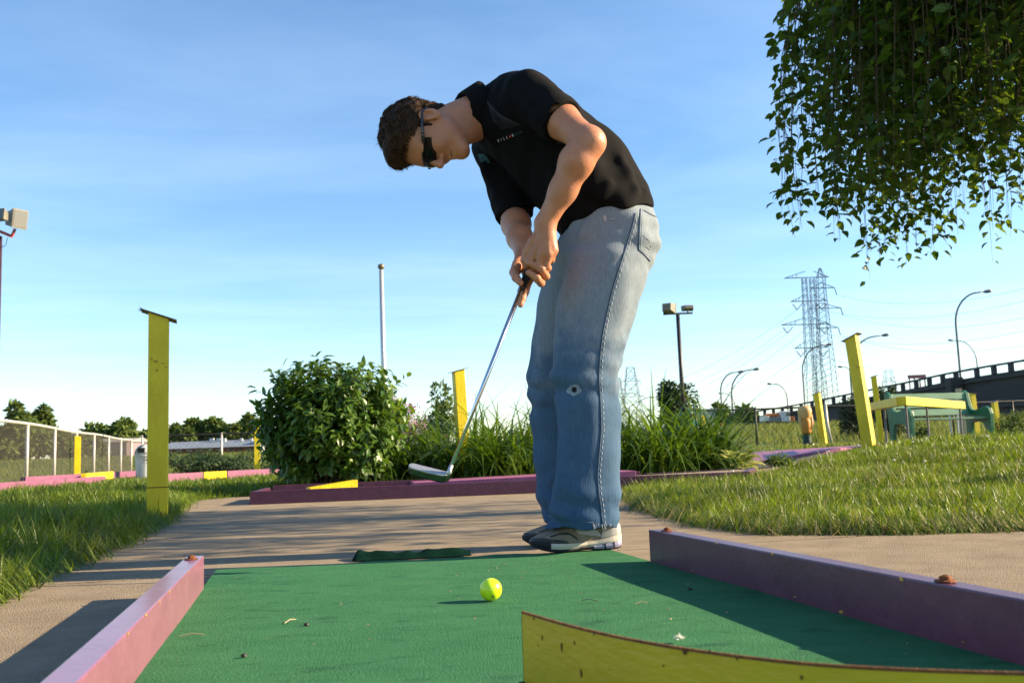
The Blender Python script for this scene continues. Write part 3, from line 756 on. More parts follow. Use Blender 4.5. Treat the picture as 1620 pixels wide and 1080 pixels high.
# white letter sign standing behind the bench (only its rounded top shows)
m_white = mat('white_plastic', (.45, .46, .47), (.55, .56, .56), rough=.4, scale=5)
p = U(1506, 630, 19.5); mb = MB()
arc = [p+np.array((math.cos(a)*.09, 0, math.sin(a)*.10-.02)) for a in np.linspace(0, PI, 14)]
ls = thing('small_sign', 'small white arched frame behind the top of the bench', 'frame', (p[0], p[1], zat(p)))
MB().tube([arc[0]-np.array((.02, 0, .8))]+arc+[arc[-1]-np.array((-.02, 0, .8))], .016, 8).build('hoop', m_white, ls)
MB().beam(p+np.array((-.1, 0, -.04)), p+np.array((.1, 0, -.04)), .02, .02).build('crossbar', m_white, ls)
p = U(1518, 618, 22); tag(MB().beam((p[0], p[1], zat(p)), (p[0]-.02, p[1], p[2]+.05), .11, .11, up=(0, 1, 0)).build('wooden_stake', m_wood, bevel=.004), 'weathered square stake with an unpainted top behind the bench', 'stake')

# ------------------------------------------------------------------ painted barrel figure and frog figure
m_tan = mat('tan_paint', (.50, .28, .09), (.60, .36, .13), rough=.5, scale=8); m_brn = mat('orange_brown_paint', (.42, .17, .02), (.50, .22, .03), rough=.5)
m_dkg = mat('dark_green_paint', (.008, .03, .025), (.012, .045, .035), rough=.5); m_blk = mat('black_paint', (.01, .01, .01), rough=.4)
p = U(1277, 700, 18.0); z = zat(p)
fig = thing('painted_figure', 'stubby painted figure with tan head and dark green feet on the far lawn', 'figure', (p[0], p[1], z))
q = np.array((p[0], p[1], z))
MB().lathe(q, [(.085, .0), (.09, .03), (.075, .16), (.07, .25), (.085, .27)], 20).build('trousers', m_dkg, fig, smooth=True)
MB().lathe(q, [(.08, .25), (.09, .29), (.098, .38), (.095, .48), (.08, .54)], 20).build('belly', m_brn, fig, smooth=True)
MB().lathe(q+np.array((0, .02, 0)), [(.07, .46), (.10, .54), (.125, .61), (.13, .68), (.115, .74), (.06, .775)], 20).build('head', m_tan, fig, smooth=True)
for s in (-1, 1):
    MB().tube([q+np.array((s*.10, 0, .60)), q+np.array((s*.108, -.02, .46)), q+np.array((s*.08, -.06, .34))], [.035, .03, .022], 10).build('arm', m_tan, fig, smooth=True)
    MB().tube([q+np.array((s*.05, .0, .02)), q+np.array((s*.055, -.10, .03))], [.045, .05], 10).build('foot', m_blk, fig, smooth=True)
m_frog = mat('frog_green', (.010, .075, .055), (.018, .12, .08), rough=.35, scale=6); m_eye = mat('figure_white', (.75, .76, .74), rough=.4)
p = U(1088, 660, 21.0); z = zat(p)
fr = thing('frog_figure', 'green frog figure with a big round eye peeping over the lilies', 'figure', (p[0], p[1], z))
q = np.array((p[0], p[1], z))
MB().lathe(q, [(.25, .0), (.30, .25), (.27, .50), (.17, .66), (.10, .70)], 22).build('body', m_frog, fr, smooth=True)
hd = U(1086, 650, 20.9); MB().lathe(hd-np.array((0, 0, .10)), [(.03, -.06), (.15, -.03), (.19, .04), (.15, .10), (.05, .13)], 22).build('head', m_frog, fr, smooth=True)
for (x, y) in ((1101, 644), (1083, 648)):
    ec = U(x, y, 20.7); e_ = MB().lathe(ec, [(.01, -.075), (.055, -.05), (.075, 0), (.055, .05), (.01, .075)], 18, axis=(0, -1, .2)).build('eye', m_frog if x > 1090 else m_blk, fr, smooth=True)
    if x > 1090: MB().lathe(ec+np.array((0, -.045, .01)), [(.058, 0), (.055, .02), (.045, .03)], 18, axis=(0, -1, .2)).build('eye_ring', m_eye, e_); MB().lathe(ec+np.array((0, -.062, .015)), [(.036, 0), (.032, .02)], 18, axis=(0, -1, .2)).build('pupil', m_dkg, e_)
MB().lathe(U(1096, 656, 20.6), [(.01, -.04), (.045, 0), (.01, .04)], 14).build('bow', mat('figure_orange', (.6, .25, .02), rough=.4), fr, smooth=True)

# white waste bin
p = U(231, 745, 22.5); z = zat(p); q = np.array((p[0], p[1], z))
bn = thing('waste_bin', 'white waste bin with a domed top behind the near yellow post', 'bin', tuple(q))
MB().lathe(q, [(.21, 0), (.225, .03), (.245, .50), (.27, .52), (.27, .56)], 24).build('drum', m_white, bn, smooth=False)
MB().lathe(q, [(.265, .56), (.25, .66), (.18, .76), (.06, .80)], 24).build('dome', m_white, bn, smooth=True)
MB().box(q+np.array((-.02, -.235, .66)), (.16, .06, .11)).build('flap', m_blk, bn)
MB().tube([q+np.array((-.20, -.18, .60)), q+np.array((-.12, -.22, .70)), q+np.array((.02, -.16, .80))], .01, 6).build('strap', m_blk, bn)

# ------------------------------------------------------------------ chain-link fences
m_fpost = mat('galvanised', (.42, .40, .36), (.55, .52, .47), rough=.5, metal=.3, scale=30)
m_wire = mat('fence_wire', (.10, .09, .075), rough=.6, metal=.5)
m_dfence = mat('dark_fence', (.02, .021, .022), (.035, .035, .036), rough=.5, metal=.3)
def chain(pts, h, name, lab, mpost, mrail, mwire, nposts, post_r, rail_r, wire_r, mesh=.11, skip=(), lean={}):
    """fence along polyline pts (xy)"""
    P = np.array(pts, float); t = thing('chain_fence', lab, 'fence', (P[0][0], P[0][1], float(T(*P[0]))))
    seg = np.linalg.norm(np.diff(P, axis=0), axis=1); cum = np.concatenate(([0], np.cumsum(seg))); tot = cum[-1]
    at = lambda s: np.array([np.interp(s, cum, P[:, 0]), np.interp(s, cum, P[:, 1])])
    g3 = lambda s, z: np.array((*at(s), float(T(*at(s)))+z))
    for i in range(nposts):
        s = tot*i/(nposts-1)
        if i in skip: continue
        ln = lean.get(i, (0, 0))
        a = g3(s, -.05); b_ = g3(s, h+.03)+np.array((ln[0], ln[1], 0))
        MB().tube([a, (a+b_)/2+np.array((ln[0]*.2, 0, 0)), b_], post_r, 8).build('post', mpost, t, smooth=True)
    MB().tube([g3(s, h-.012*math.sin(s*.9)) for s in np.linspace(0, tot, 30)], rail_r, 6).build('top_rail', mrail, t, smooth=True)
    mb = MB(); n = int(tot/mesh)
    for i in range(-int(h/mesh), n):
        for sg in (1, -1):
            s0, s1 = (i*mesh, i*mesh+h) if sg > 0 else (i*mesh+h, i*mesh)
            za, zb = 0.03, h
            if sg > 0 and s0 < 0: za = .03-s0; s0 = 0
            if sg > 0 and s1 > tot: zb = h-(s1-tot); s1 = tot
            if sg < 0 and s0 > tot: za = .03+(s0-tot); s0 = tot
            if sg < 0 and s1 < 0: zb = h+s1; s1 = 0
            if zb <= za: continue
            a = g3(s0, za); b_ = g3(s1, zb); mb.tube([a, b_], wire_r, 3, cap=False)
    o = mb.build('wire_mesh', mwire, t, fix=False); o['kind'] = 'stuff'
    return t
cA = np.array((U(-95, 700, 12.3)[0], 12.3)); cB = np.array((U(0, 700, 15.0)[0], 15.0)); cC = np.array((U(208, 700, 30.0)[0], 30.0))
chain([cA, cB, cC], 1.10, 'f', 'galvanised chain-link fence running away along the left edge', m_fpost, m_fpost, m_wire, 9, .030, .028, .0026, .085)
cD = np.array((U(700, 700, 32.5)[0], 32.5))
chain([cC+np.array((.3, .1)), cD], 1.22, 'f', 'chain-link fence with dark top rail behind the low junipers', m_fpost, m_dfence, m_wire, 5, .036, .035, .003, .16)
eA = np.array((U(1085, 700, 29)[0], 29.)); eB = np.array((U(1345, 700, 30)[0], 30.)); eC = np.array((U(1700, 700, 32)[0], 32.))
chain([eA, eB, eC], 1.16, 'f', 'dark chain-link fence crossing the far right lawn', m_dfence, m_dfence, m_dfence, 7, .034, .032, .0028, .16)
p = U(1316, 700, 29.5); q = np.array((p[0], p[1], zat(p)))
tag(MB().tube([q, q+np.array((-.10, 0, .6)), q+np.array((-.12, 0, 1.25))], .045, 8).build('leaning_pipe', m_fpost, smooth=True), 'bent pale pipe leaning beside the far yellow post', 'pipe')

# ------------------------------------------------------------------ flagpole, floodlights, street lamps
m_alu = mat('aluminium', (.45, .46, .47), (.55, .55, .56), rough=.4, metal=.5)
top = U(603, 427, 25); p = U(614, 640, 25); q = np.array((top[0]+.03, 25, zat(p)))
fp = thing('flagpole', 'bare grey flagpole with a ball finial behind the shrub', 'flagpole', tuple(q))
MB().tube([q, np.array((top[0], 25, top[2]))], [.085, .055], 12).build('pole', m_alu, fp, smooth=True)
MB().lathe(np.array((top[0], 25, top[2])), [(.02, 0), (.075, .04), (.095, .09), (.075, .14), (.01, .175)], 14).build('finial', mat('old_brass', (.20, .17, .11), rough=.5, metal=.6), fp, smooth=True)
m_lpole = mat('black_pole', (.016, .014, .014), (.03, .025, .025), rough=.45); m_maroon = mat('maroon_pole', (.030, .010, .014), (.055, .02, .026), rough=.4)
m_house = mat('lamp_housing', (.15, .14, .105), (.20, .19, .145), rough=.55, scale=5); m_glass = mat('lamp_glass', (.10, .105, .11), rough=.1, spec=.8)
m_red = mat('red_bracket', (.30, .035, .02), (.38, .06, .03), rough=.5)
def flood(parent, c, size, yaw, pitch, glassdir=1):
    """box floodlight: housing tapering back from a framed glass front"""
    R = Matrix.Rotation(yaw, 3, 'Z') @ Matrix.Rotation(pitch, 3, 'X'); R = np.array(R); w, d, h = size
    v = [(-w/2, -d/2, -h/2), (w/2, -d/2, -h/2), (w/2, -d/2, h/2), (-w/2, -d/2, h/2), (-w*.36, d/2, -h*.34), (w*.36, d/2, -h*.34), (w*.36, d/2, h*.34), (-w*.36, d/2, h*.34)]
    o = MB().add([c+R@np.array(x) for x in v], [(0, 1, 2, 3), (4, 7, 6, 5), (0, 4, 5, 1), (1, 5, 6, 2), (2, 6, 7, 3), (3, 7, 4, 0)]).build('floodlight', m_house, parent, bevel=.012)
    MB().box(c+R@np.array((0, -d/2-.012, 0)), (w*1.04, .024, h*1.04), M3=R).build('bezel', m_house, o, bevel=.006)
    MB().box(c+R@np.array((0, -d/2-.027, 0)), (w*.90, .008, h*.88), M3=R).build('glass', m_glass, o)
    return o
top = U(1072, 496, 30); p = U(1081, 660, 30); q = np.array((top[0]+.02, 30, zat(p)))
fl = thing('floodlight_pole', 'black floodlight pole with two lamps behind the lilies', 'floodlight', tuple(q))
MB().tube([q, np.array((top[0], 30, top[2]))], [.075, .060], 10).build('pole', m_lpole, fl, smooth=True)
MB().beam(np.array((top[0]-.46, 30, top[2])), np.array((top[0]+.48, 30, top[2])), .06, .05).build('crossarm', m_lpole, fl)
c1 = U(1057, 487, 29.9); flood(fl, c1, (.40, .30, .34), math.radians(150), .15)
c2 = U(1089, 486.5, 30.1); flood(fl, c2, (.38, .22, .17), math.radians(-170), .1)
for x in (-.30, .33): MB().tube([np.array((top[0]+x, 30, top[2])), np.array((top[0]+x, 30, top[2]+.10))], .025, 6).build('knuckle', m_lpole, fl)
top = U(-2, 374, 20); q = np.array((top[0], 20, float(T(top[0], 20)))); q[0] += .02
fl = thing('floodlight_pole', 'maroon floodlight pole cut by the left edge of the picture', 'floodlight', tuple(q))
MB().tube([q, np.array((top[0], 20, top[2]))], [.078, .070], 12).build('pole', m_maroon, fl, smooth=True)
c1 = U(24, 347, 19.9); flood(fl, c1, (.34, .30, .40), math.radians(62), .12)
c2 = U(0, 342, 19.6); flood(fl, c2, (.36, .2, .24), math.radians(-8), -.1)
MB().beam(U(-20, 358, 20), U(19, 374, 19.9), .05, .06).build('bracket', m_red, fl)
MB().beam(U(19, 373, 19.9), U(24, 362, 19.9), .04, .05, up=(0, 1, 0)).build('bracket', m_red, fl)
MB().tube([U(12, 376, 19.95), U(9, 388, 19.95), U(3, 391, 20)], .007, 5).build('cable', m_lpole, fl)

m_slamp = mat('lamp_steel', (.13, .135, .14), (.2, .2, .2), rough=.5, metal=.4)
def street_lamp(bx, by, tx, ty, d, lab, r0=.11, hidden=0):
    """bx,by: foot of the visible pole; tx,ty: lamp head; arm curves over"""
    b_ = U(bx, by, d); h = U(tx, ty, d); z0 = float(T(b_[0], d))
    t = thing('street_lamp', lab, 'street lamp', (b_[0], d, z0), group='curved street lamps along the road')
    sx = h[0]-b_[0]; rr = abs(sx)*.82; zs = h[2]-rr*1.25
    pts = [np.array((b_[0], d, z0)), np.array((b_[0], d, z0+(zs-z0)*.5)), np.array((b_[0], d, zs))]
    for a in np.linspace(0, PI/2, 10)[1:]:
        pts.append(np.array((b_[0]+math.copysign(rr*(1-math.cos(a)), sx), d, zs+rr*1.22*math.sin(a))))
    pts.append(np.array((h[0], d, h[2])))
    r0 *= .62; n = len(pts); rs = list(np.linspace(r0, r0*.55, n))
    MB().tube(pts, rs, 8).build('pole', m_slamp, t, smooth=True)
    s = math.copysign(1, sx); L = max(.75, r0*7.5)
    MB().lathe(h+np.array((s*L*.35, 0, .0)), [(r0*.5, -L*.5), (r0*1.3, -L*.2), (r0*1.5, L*.2), (r0*.9, L*.45), (.02, L*.5)], 10, axis=(s, 0, .12)).build('lamp_head', m_slamp, t, smooth=True)
    return t
street_lamp(1520, 600, 1557, 461, 75, 'tallest street lamp at right, arm curving right over the overpass', .16)
street_lamp(1547, 590, 1508, 538, 110, 'street lamp behind the overpass, arm curving left beside the tallest lamp', .14)
street_lamp(1349, 640, 1396, 530, 95, 'street lamp whose arm shows right of the thick yellow post', .18)
street_lamp(1350, 640, 1333, 580, 120, 'small street lamp arm pointing left beside the thick yellow post', .14)
street_lamp(1144, 680, 1168, 588, 130, 'left one of the paired street lamps beyond the lilies', .20)
street_lamp(1161, 680, 1192, 584, 120, 'right one of the paired street lamps beyond the lilies', .20)
street_lamp(1246, 640, 1221, 607, 140, 'street lamp with arm curving left of the big pylon', .18)
street_lamp(1274, 650, 1308, 545, 120, 'street lamp standing in front of the big pylon', .18)
street_lamp(1164, 660, 1142, 622, 170, 'distant small street lamp between the paired lamps', .16)
street_lamp(1080, 660, 1094, 610, 140, 'street lamp head showing right of the black floodlight pole', .16)
street_lamp(1007, 650, 1030, 628, 170, 'distant street lamp just above the lilies right of the jeans', .16)

# ------------------------------------------------------------------ pylons and power lines
m_lat = mat('pylon_steel', (.20, .215, .23), (.27, .285, .30), rough=.6, metal=.2)
def lattice(mb, c, w0, w1, h, n, r, top=None):
    """four-legged lattice mast: base centre c, base and top width, height"""
    c = np.array(c, float); prev = None
    for i in range(n+1):
        t = i/n; w = w0*(1-t)+w1*t; z = h*t
        ring = [c+np.array((x*w/2, y*w/2, z)) for x, y in ((-1, -1), (1, -1), (1, 1), (-1, 1))]
        if prev is not None:
            for k in range(4):
                mb.beam(prev[k], ring[k], r*1.5, r*1.5, up=(.3, .9, .1)); mb.beam(prev[k], ring[(k+1) % 4], r*.8, r*.8, up=(.3, .9, .1)); mb.beam(prev[(k+1) % 4], ring[k], r*.8, r*.8, up=(.3, .9, .1))
                mb.beam(ring[k], ring[(k+1) % 4], r*.8, r*.8)
        prev = ring
    return c+np.array((0, 0, h))
def arm(mb, a, L, hgt, r, n=5):
    a = np.array(a, float); s = np.sign(L)
    tip = a+np.array((L, 0, 0)); up = a+np.array((0, 0, hgt))
    mb.beam(a, tip, r, r); mb.beam(up, tip, r, r)
    for i in range(1, n):
        t = i/n; mb.beam(a*(1-t)+tip*t, up*(1-(t-.5/n))+tip*(t-.5/n), r*.6, r*.6)
    return tip
D = 200.0
def UP(px, py): return U(px, py, D)
sc = D/F
base1 = UP(1291, 690); z1 = float(T(base1[0], D))-2
py1 = thing('power_pylon', 'wide lattice power pylon with twin masts and flat crossarms', 'pylon', (base1[0], D, z1))
for (bx, tx) in ((1281, 1272), (1296, 1284)):
    t_ = UP(tx, 440); b_ = UP(bx, 640); mb = MB()
    c0 = np.array((b_[0]+.3, D, z1))
    # leaning mast: build in slices
    H = t_[2]-z1; n = 22; prev = None
    for i in range(n+1):
        t = i/n; w = 2.1*(1-t)+.85*t if t > .45 else 2.1+(.45-t)*1.6
        cc = np.array((b_[0]*(1-t)+t_[0]*t+.4*(1-t), D, z1+H*t)); ring = [cc+np.array((x*w/2, y*w/2, 0)) for x, y in ((-1, -1), (1, -1), (1, 1), (-1, 1))]
        if prev is not None:
            for k in range(4):
                mb.beam(prev[k], ring[k], .11, .11, up=(.3, .9, .1)); mb.beam(prev[k], ring[(k+1) % 4], .06, .06, up=(.3, .9, .1)); mb.beam(prev[(k+1) % 4], ring[k], .06, .06, up=(.3, .9, .1))
        prev = ring
    mb.build('mast', m_lat, py1)
TIPS_L = []; TIPS_R = []
for (ax0, ax1, ay) in ((1241, 1311, 440), (1251, 1308, 477), (1236, 1312, 514), (1257, 1310, 551)):
    a_ = UP(ax0, ay); b_ = UP(ax1, ay-2); mb = MB(); mb.beam(a_, b_, .18, .18); m1 = UP(1274, ay-11); m2 = UP(1287, ay-11)
    mb.beam(a_, m1, .13, .13); mb.beam(b_, m2, .13, .13)
    for t in (.2, .4, .6): mb.beam(a_*(1-t)+UP(1272, ay)*t, a_*(1-t)+m1*t, .09, .09, up=(1, 0, 0))
    mb.build('crossarm', m_lat, py1)
    if ay > 450:
        for cx in (ax0+10, ax1-8):
            v0 = UP(cx-7, ay+4); v1 = UP(cx, ay+13); v2 = UP(cx+8, ay+3)
            MB().beam(v0, v1, .16, .16, up=(0, 1, 0)).beam(v1, v2, .16, .16, up=(0, 1, 0)).build('insulator', m_lat, py1)
            (TIPS_L if cx < 1270 else TIPS_R).append(v1)
D2 = 190.0
b2 = U(1318, 690, D2); z2_ = float(T(b2[0], D2))-2; top2 = U(1297, 424, D2)
py2 = thing('power_pylon', 'tall pointed lattice power pylon just right of the twin-mast one', 'pylon', (b2[0], D2, z2_))
mb = MB(); H = top2[2]-z2_; n = 30; prev = None
bb_ = U(1313, 690, D2)
for i in range(n+1):
    t = i/n; w = (4.2*(1-t)**1.0+1.1*t) if t < .93 else 1.35*(1-(t-.93)/.07)+.25
    cc = np.array((bb_[0]*(1-t)+top2[0]*t, D2, z2_+H*t)); ring = [cc+np.array((x*w/2, y*w/2, 0)) for x, y in ((-1, -1), (1, -1), (1, 1), (-1, 1))]
    if prev is not None:
        for k in range(4):
            mb.beam(prev[k], ring[k], .11, .11, up=(.3, .9, .1)); mb.beam(prev[k], ring[(k+1) % 4], .055, .055, up=(.3, .9, .1)); mb.beam(prev[(k+1) % 4], ring[k], .055, .055, up=(.3, .9, .1))
    prev = ring
mb.build('mast', m_lat, py2)
for (ax0, ax1, ay) in ((1282, 1320, 456), (1279, 1330, 488), (1291, 1326, 519)):
    a_ = U(ax0, ay, D2); b_ = U(ax1, ay-1, D2); mb = MB(); mb.beam(a_, b_, .16, .16)
    for e_ in (a_, b_): mb.beam(e_, U(1298, ay-9, D2), .12, .12, up=(0, 1, 0))
    mb.build('crossarm', m_lat, py2)
    for e_ in ((b_),):
        v1 = e_+np.array((.35, 0, -1.5)); MB().beam(e_, v1, .15, .15, up=(0, 1, 0)).build('insulator', m_lat, py2); TIPS_R.append(v1)
def small_pylon(px, ptop, pbot, d, lab, w):
    t_ = U(px, ptop, d); b_ = U(px+3, pbot, d); zb = float(T(b_[0], d))
    o = thing('power_pylon', lab, 'pylon', (b_[0], d, zb)); mb = MB()
    H = t_[2]-zb; lattice(mb, (b_[0], d, zb), w*1.5, w*.4, H, 9, d/F*.42); mb.build('mast', m_lat, o)
    for f, L in ((.62, 1.0), (.82, .75)):
        mb = MB(); c = np.array((b_[0], d, zb+H*f)); s = H*.16*L
        for sg in (-1, 1):
            tip = arm(mb, c, sg*s, H*.05, d/F*.55, 3); mb.beam(tip, tip+np.array((sg*.2, 0, -H*.06)), d/F*.5, d/F*.5, up=(0, 1, 0))
        mb.build('crossarm', m_lat, o)
    return o
small_pylon(998, 581, 660, 420, 'distant lattice pylon right of the jeans above the lilies', 8)
small_pylon(976, 598, 660, 520, 'faint distant pylon half hidden behind the jeans', 8)
small_pylon(1407, 586, 650, 600, 'tiny far pylon behind the overpass railing', 10)
m_line = mat('power_cable', (.22, .235, .25), rough=.6)
def wire(a, b_, sag, lab, r=.045):
    pts = []
    for t in np.linspace(0, 1, 24):
        p = a*(1-t)+b_*t; p = p-np.array((0, 0, sag*4*t*(1-t))); pts.append(p)
    tag(MB().tube(pts, r, 4, cap=False).build('power_line', m_line, fix=False), lab, 'power line', 'overhead power lines')
ends_r = [(1800, 395, 120), (1800, 418, 120), (1800, 448, 120), (1800, 470, 120), (1800, 500, 120), (1800, 522, 120), (1800, 545, 120), (1800, 575, 120), (1800, 590, 120)]
ORD = ['first', 'second', 'third', 'fourth', 'fifth', 'sixth', 'seventh', 'eighth', 'ninth']; ORD2 = ['top', 'middle', 'bottom']
for k, v in enumerate(sorted(TIPS_R, key=lambda q: -q[2])):
    e_ = U(*ends_r[min(k, 8)]); wire(v, e_, 4.0, 'overhead cable from the big pylons to the right edge, %s from the top' % ORD[k], .024)
ends_l = [(960, 610, 420), (975, 628, 420), (1010, 640, 420)]
for k, v in enumerate(sorted(TIPS_L, key=lambda q: -q[2])):
    wire(v, U(*ends_l[k]), 7, 'overhead cable from the big pylon down to the left, %s pair, upper wire' % ORD2[k], .034)
    wire(v+np.array((3.5, 0, .4)), U(ends_l[k][0]+25, ends_l[k][1]+3, 420), 8, 'overhead cable from the big pylon down to the left, %s pair, lower wire' % ORD2[k], .034)

# ------------------------------------------------------------------ overpass
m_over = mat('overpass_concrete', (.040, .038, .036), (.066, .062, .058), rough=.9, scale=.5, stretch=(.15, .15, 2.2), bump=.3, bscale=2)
A_ = U(1085, 655, 150); B_ = U(1700, 563, 62); A_ = A_[:]; 
ov = thing('overpass', 'dark concrete overpass ramp with open railing at right', 'overpass', (B_[0], B_[1], float(T(B_[0], B_[1]))))
def ovp(px, py_, base=False):
    # intersect pixel with the vertical plane through A_ and B_
    d = ray(px, py_); n_ = np.array((A_[1]-B_[1], B_[0]-A_[0], 0)); t = (n_@(B_-np.array((0, 0, CAMZ))))/(n_@d); return np.array((0, 0, CAMZ))+d*t
topc = [(1085, 666), (1150, 660), (1200, 652), (1260, 643), (1340, 628), (1420, 613), (1500, 597), (1560, 587), (1620, 578), (1700, 564)]
tops = [ovp(x, y+6) for x, y in topc]
nback = unit(np.array((B_[1]-A_[1], A_[0]-B_[0], 0)));
if nback[1] < 0: nback = -nback
P = [[np.array((p[0], p[1], 0.2)), np.array((p[0], p[1], p[2]*.55)), np.array((p[0], p[1], p[2]))] for p in tops]
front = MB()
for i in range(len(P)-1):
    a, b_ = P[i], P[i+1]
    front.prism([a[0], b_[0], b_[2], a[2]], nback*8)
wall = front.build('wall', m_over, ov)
# horizontal formwork ledges and the parapet
for f, th_, w_ in ((.44, .25, .5), (.86, .12, .3)):
    mb = MB()
    for i in range(len(tops)-1):
        a, b_ = tops[i].copy(), tops[i+1].copy(); a[2] = a[2]*f+.3; b_[2] = b_[2]*f+.3
        mb.beam(a-nback*.1, b_-nback*.1, w_, th_)
    mb.build('ledge', m_over, wall)
m_rail = mat('overpass_rail', (.05, .05, .055), rough=.7)
mb = MB()
for i in range(len(tops)-1):
    rise = lambda p: p+np.array((0, 0, .62*(1.0)))
    mb.beam(rise(tops[i]), rise(tops[i+1]), .25, .14)
mb.build('railing_bar', m_rail, ov)
for px in list(range(1112, 1262, 14))+list(range(1268, 1400, 17))+list(range(1408, 1530, 21))+list(range(1546, 1700, 27)):
    y = np.interp(px, [c[0] for c in topc], [c[1] for c in topc]); p = ovp(px, y+6)
    MB().box(p+np.array((0, 0, .28)), (.32, .3, .62)).build('railing_post', m_rail, ov)
# dark pier under the tallest lamp
p = ovp(1519, 605); MB().box((p[0]-nback[0]*.5, p[1]-nback[1]*.5, p[2]-1.6), (1.0, 1.0, 4.0)).build('pier', m_over, ov)
p = U(1451, 602, 160); hb = thing('billboard', 'small reddish billboard frame above the overpass railing', 'billboard', (p[0], 160, float(T(p[0], 160))))
m_bbd = mat('billboard_red', (.30, .12, .13), rough=.7)
for x in (-1.3, -.45, .45, 1.3): MB().beam((p[0]+x, 160, float(T(p[0], 160))), (p[0]+x, 160, p[2]+.6), .18, .18, up=(0, 1, 0)).build('strut', m_bbd, hb)
MB().box((p[0], 160, p[2]+.7), (3.0, .3, .6)).build('panel', m_bbd, hb)

# ------------------------------------------------------------------ service truck at the foot of the overpass
m_or = mat('truck_orange', (.55, .16, .03), (.62, .2, .05), rough=.4); m_tw = mat('truck_white', (.62, .62, .60), rough=.35); m_tg = mat('truck_glass', (.03, .035, .04), rough=.1, spec=.8)
m_tyre = mat('tyre', (.015, .015, .015), rough=.8); m_grey = mat('grey_metal', (.20, .21, .22), rough=.5)
TD = 88.0; p = U(1228, 671, TD); z = float(T(p[0], TD)); q = np.array((p[0], TD, z))
tr = thing('service_truck', 'orange and white service truck parked before the overpass', 'truck', tuple(q), group=None)
k_ = p[2]-z
sx = TD/F
def tb(name, x0, x1, z0, z1, m, dy=1.2, par=None, y0=0):
    a = U(x0, 660, TD)[0]; b_ = U(x1, 660, TD)[0]; za = U(1228, z0, TD)[2]; zb = U(1228, z1, TD)[2]
    return MB().box(((a+b_)/2, TD+y0, (za+zb)/2), (abs(b_-a), dy, abs(zb-za))).build(name, m, par or tr, bevel=.05)
tb('chassis', 1205, 1253, 671, 667, m_blk, 1.6); cabn = tb('cab', 1232, 1246, 667.5, 651, m_tw, 1.7)
tb('windscreen', 1239.5, 1246.4, 659, 653, m_tg, 1.75, cabn); tb('bed', 1207, 1231, 667, 660, m_grey, 1.7); bd = tb('boom', 1211, 1236, 659, 653.5, m_or, .7)
tb('toolbox', 1205, 1213, 666, 658, m_tw, 1.8); tb('bonnet', 1246.5, 1253, 667.5, 660, m_or, 1.6)
for px in (1211, 1218, 1243):
    c = U(px, 671, TD); w_ = MB().lathe((c[0], TD-.95, c[2]), [(.12, -.14), (.23, -.13), (.25, 0), (.23, .12), (.12, .13)], 16, axis=(0, 1, 0)).build('wheel', m_tyre, tr); MB().lathe((c[0], TD-1.09, c[2]), [(.12, -.01), (.10, .02)], 12, axis=(0, 1, 0)).build('rim', m_grey, w_)
# orange warning sign on the fence line
p = U(1144, 672, 60); sg = thing('warning_sign', 'small orange warning board with a yellow patch below the paired lamps', 'sign', (p[0], 60, float(T(p[0], 60))))
MB().box((p[0], 60, p[2]), (.24, .05, .36)).build('board', m_or, sg); MB().box((p[0], 59.96, p[2]-.02), (.12, .02, .14)).build('patch', m_ypaint, sg); MB().tube([(p[0], 60.05, float(T(p[0], 60))), (p[0], 60.05, p[2])], .03, 6).build('stake', m_steel, sg)
# grey shed at the right edge of the lilies
p0 = U(1103, 650, 80); p1 = U(1132, 668, 80); sh_ = thing('grey_shed', 'pale grey flat-roofed shed behind the frog figure', 'shed', (p0[0], 80, 1.2))
m_shed = mat('shed_grey', (.40, .42, .44), (.5, .52, .54), rough=.7, scale=1)
MB().box(((p0[0]+p1[0])/2, 82, (p0[2]+1.0)/2), (p1[0]-p0[0], 4, p0[2]-1.0)).build('wall', m_shed, sh_); MB().box(((p0[0]+p1[0])/2, 82, p0[2]+.08), (p1[0]-p0[0]+.3, 4.3, .16)).build('roof', m_white, sh_)

# ------------------------------------------------------------------ far buildings at left
m_bwall = mat('brick_red_wall', (.20, .055, .035), (.27, .08, .05), rough=.9, scale=2); m_broof = mat('pale_roof', (.17, .20, .24), (.21, .245, .28), rough=.6, scale=.6, stretch=(1, 1, .2)); m_hwall = mat('grey_wall', (.26, .24, .23), (.33, .31, .30), rough=.9)
D = 105.0
def span(x0, x1, yt, yb, d): a = U(x0, yt, d); b_ = U(x1, yb, d); zt = U((x0+x1)/2, yt, d)[2]; zb = U((x0+x1)/2, yb, d)[2]; return a[0], b_[0], zb, zt
x0, x1, zb, zt = span(255, 402, 696, 716, D)
b1 = thing('long_building', 'long low building with red walls and a broad pale roof', 'building', (x0, D, zb))
hw = (zt-zb)*.40; 
MB().box(((x0+x1)/2, D+4, zb+hw/2-.4), (x1-x0, 8, hw+.8)).build('wall', m_bwall, b1)
rf = MB().prism([(x0-.3, D-.4, zb+hw), (x0-.3, D+8.4, zb+hw), (x0-.3, D+4, zt)], (x1-x0+.6, 0, 0)).build('roof', m_broof, b1)
for px in (330, 341, 350, 377, 393):
    c = U(px, 697, D+2); MB().box((c[0], D+3.2, c[2]-.15), (.45 if px < 345 else .28, .4, .9)).build('vent', m_white, rf)
for px in (293, 363): c = U(px, 707, D); MB().box((c[0], D+1.7, c[2]), (.3, .3, .12)).build('hatch', m_grey, rf)
MB().box((x1+.02, D+4, (zb+zt)/2), (.35, 7, (zt-zb)*.95)).build('gable', m_white, b1)
for i, px in enumerate(range(268, 400, 16)):
    c = U(px, 715, D); MB().box((c[0], D-.03, zb+hw*.55), (.7, .08, hw*.4)).build('window', m_tg, b1)
x0, x1, zb, zt = span(203, 240, 694, 716, D+6); zb = float(T(x0, D))
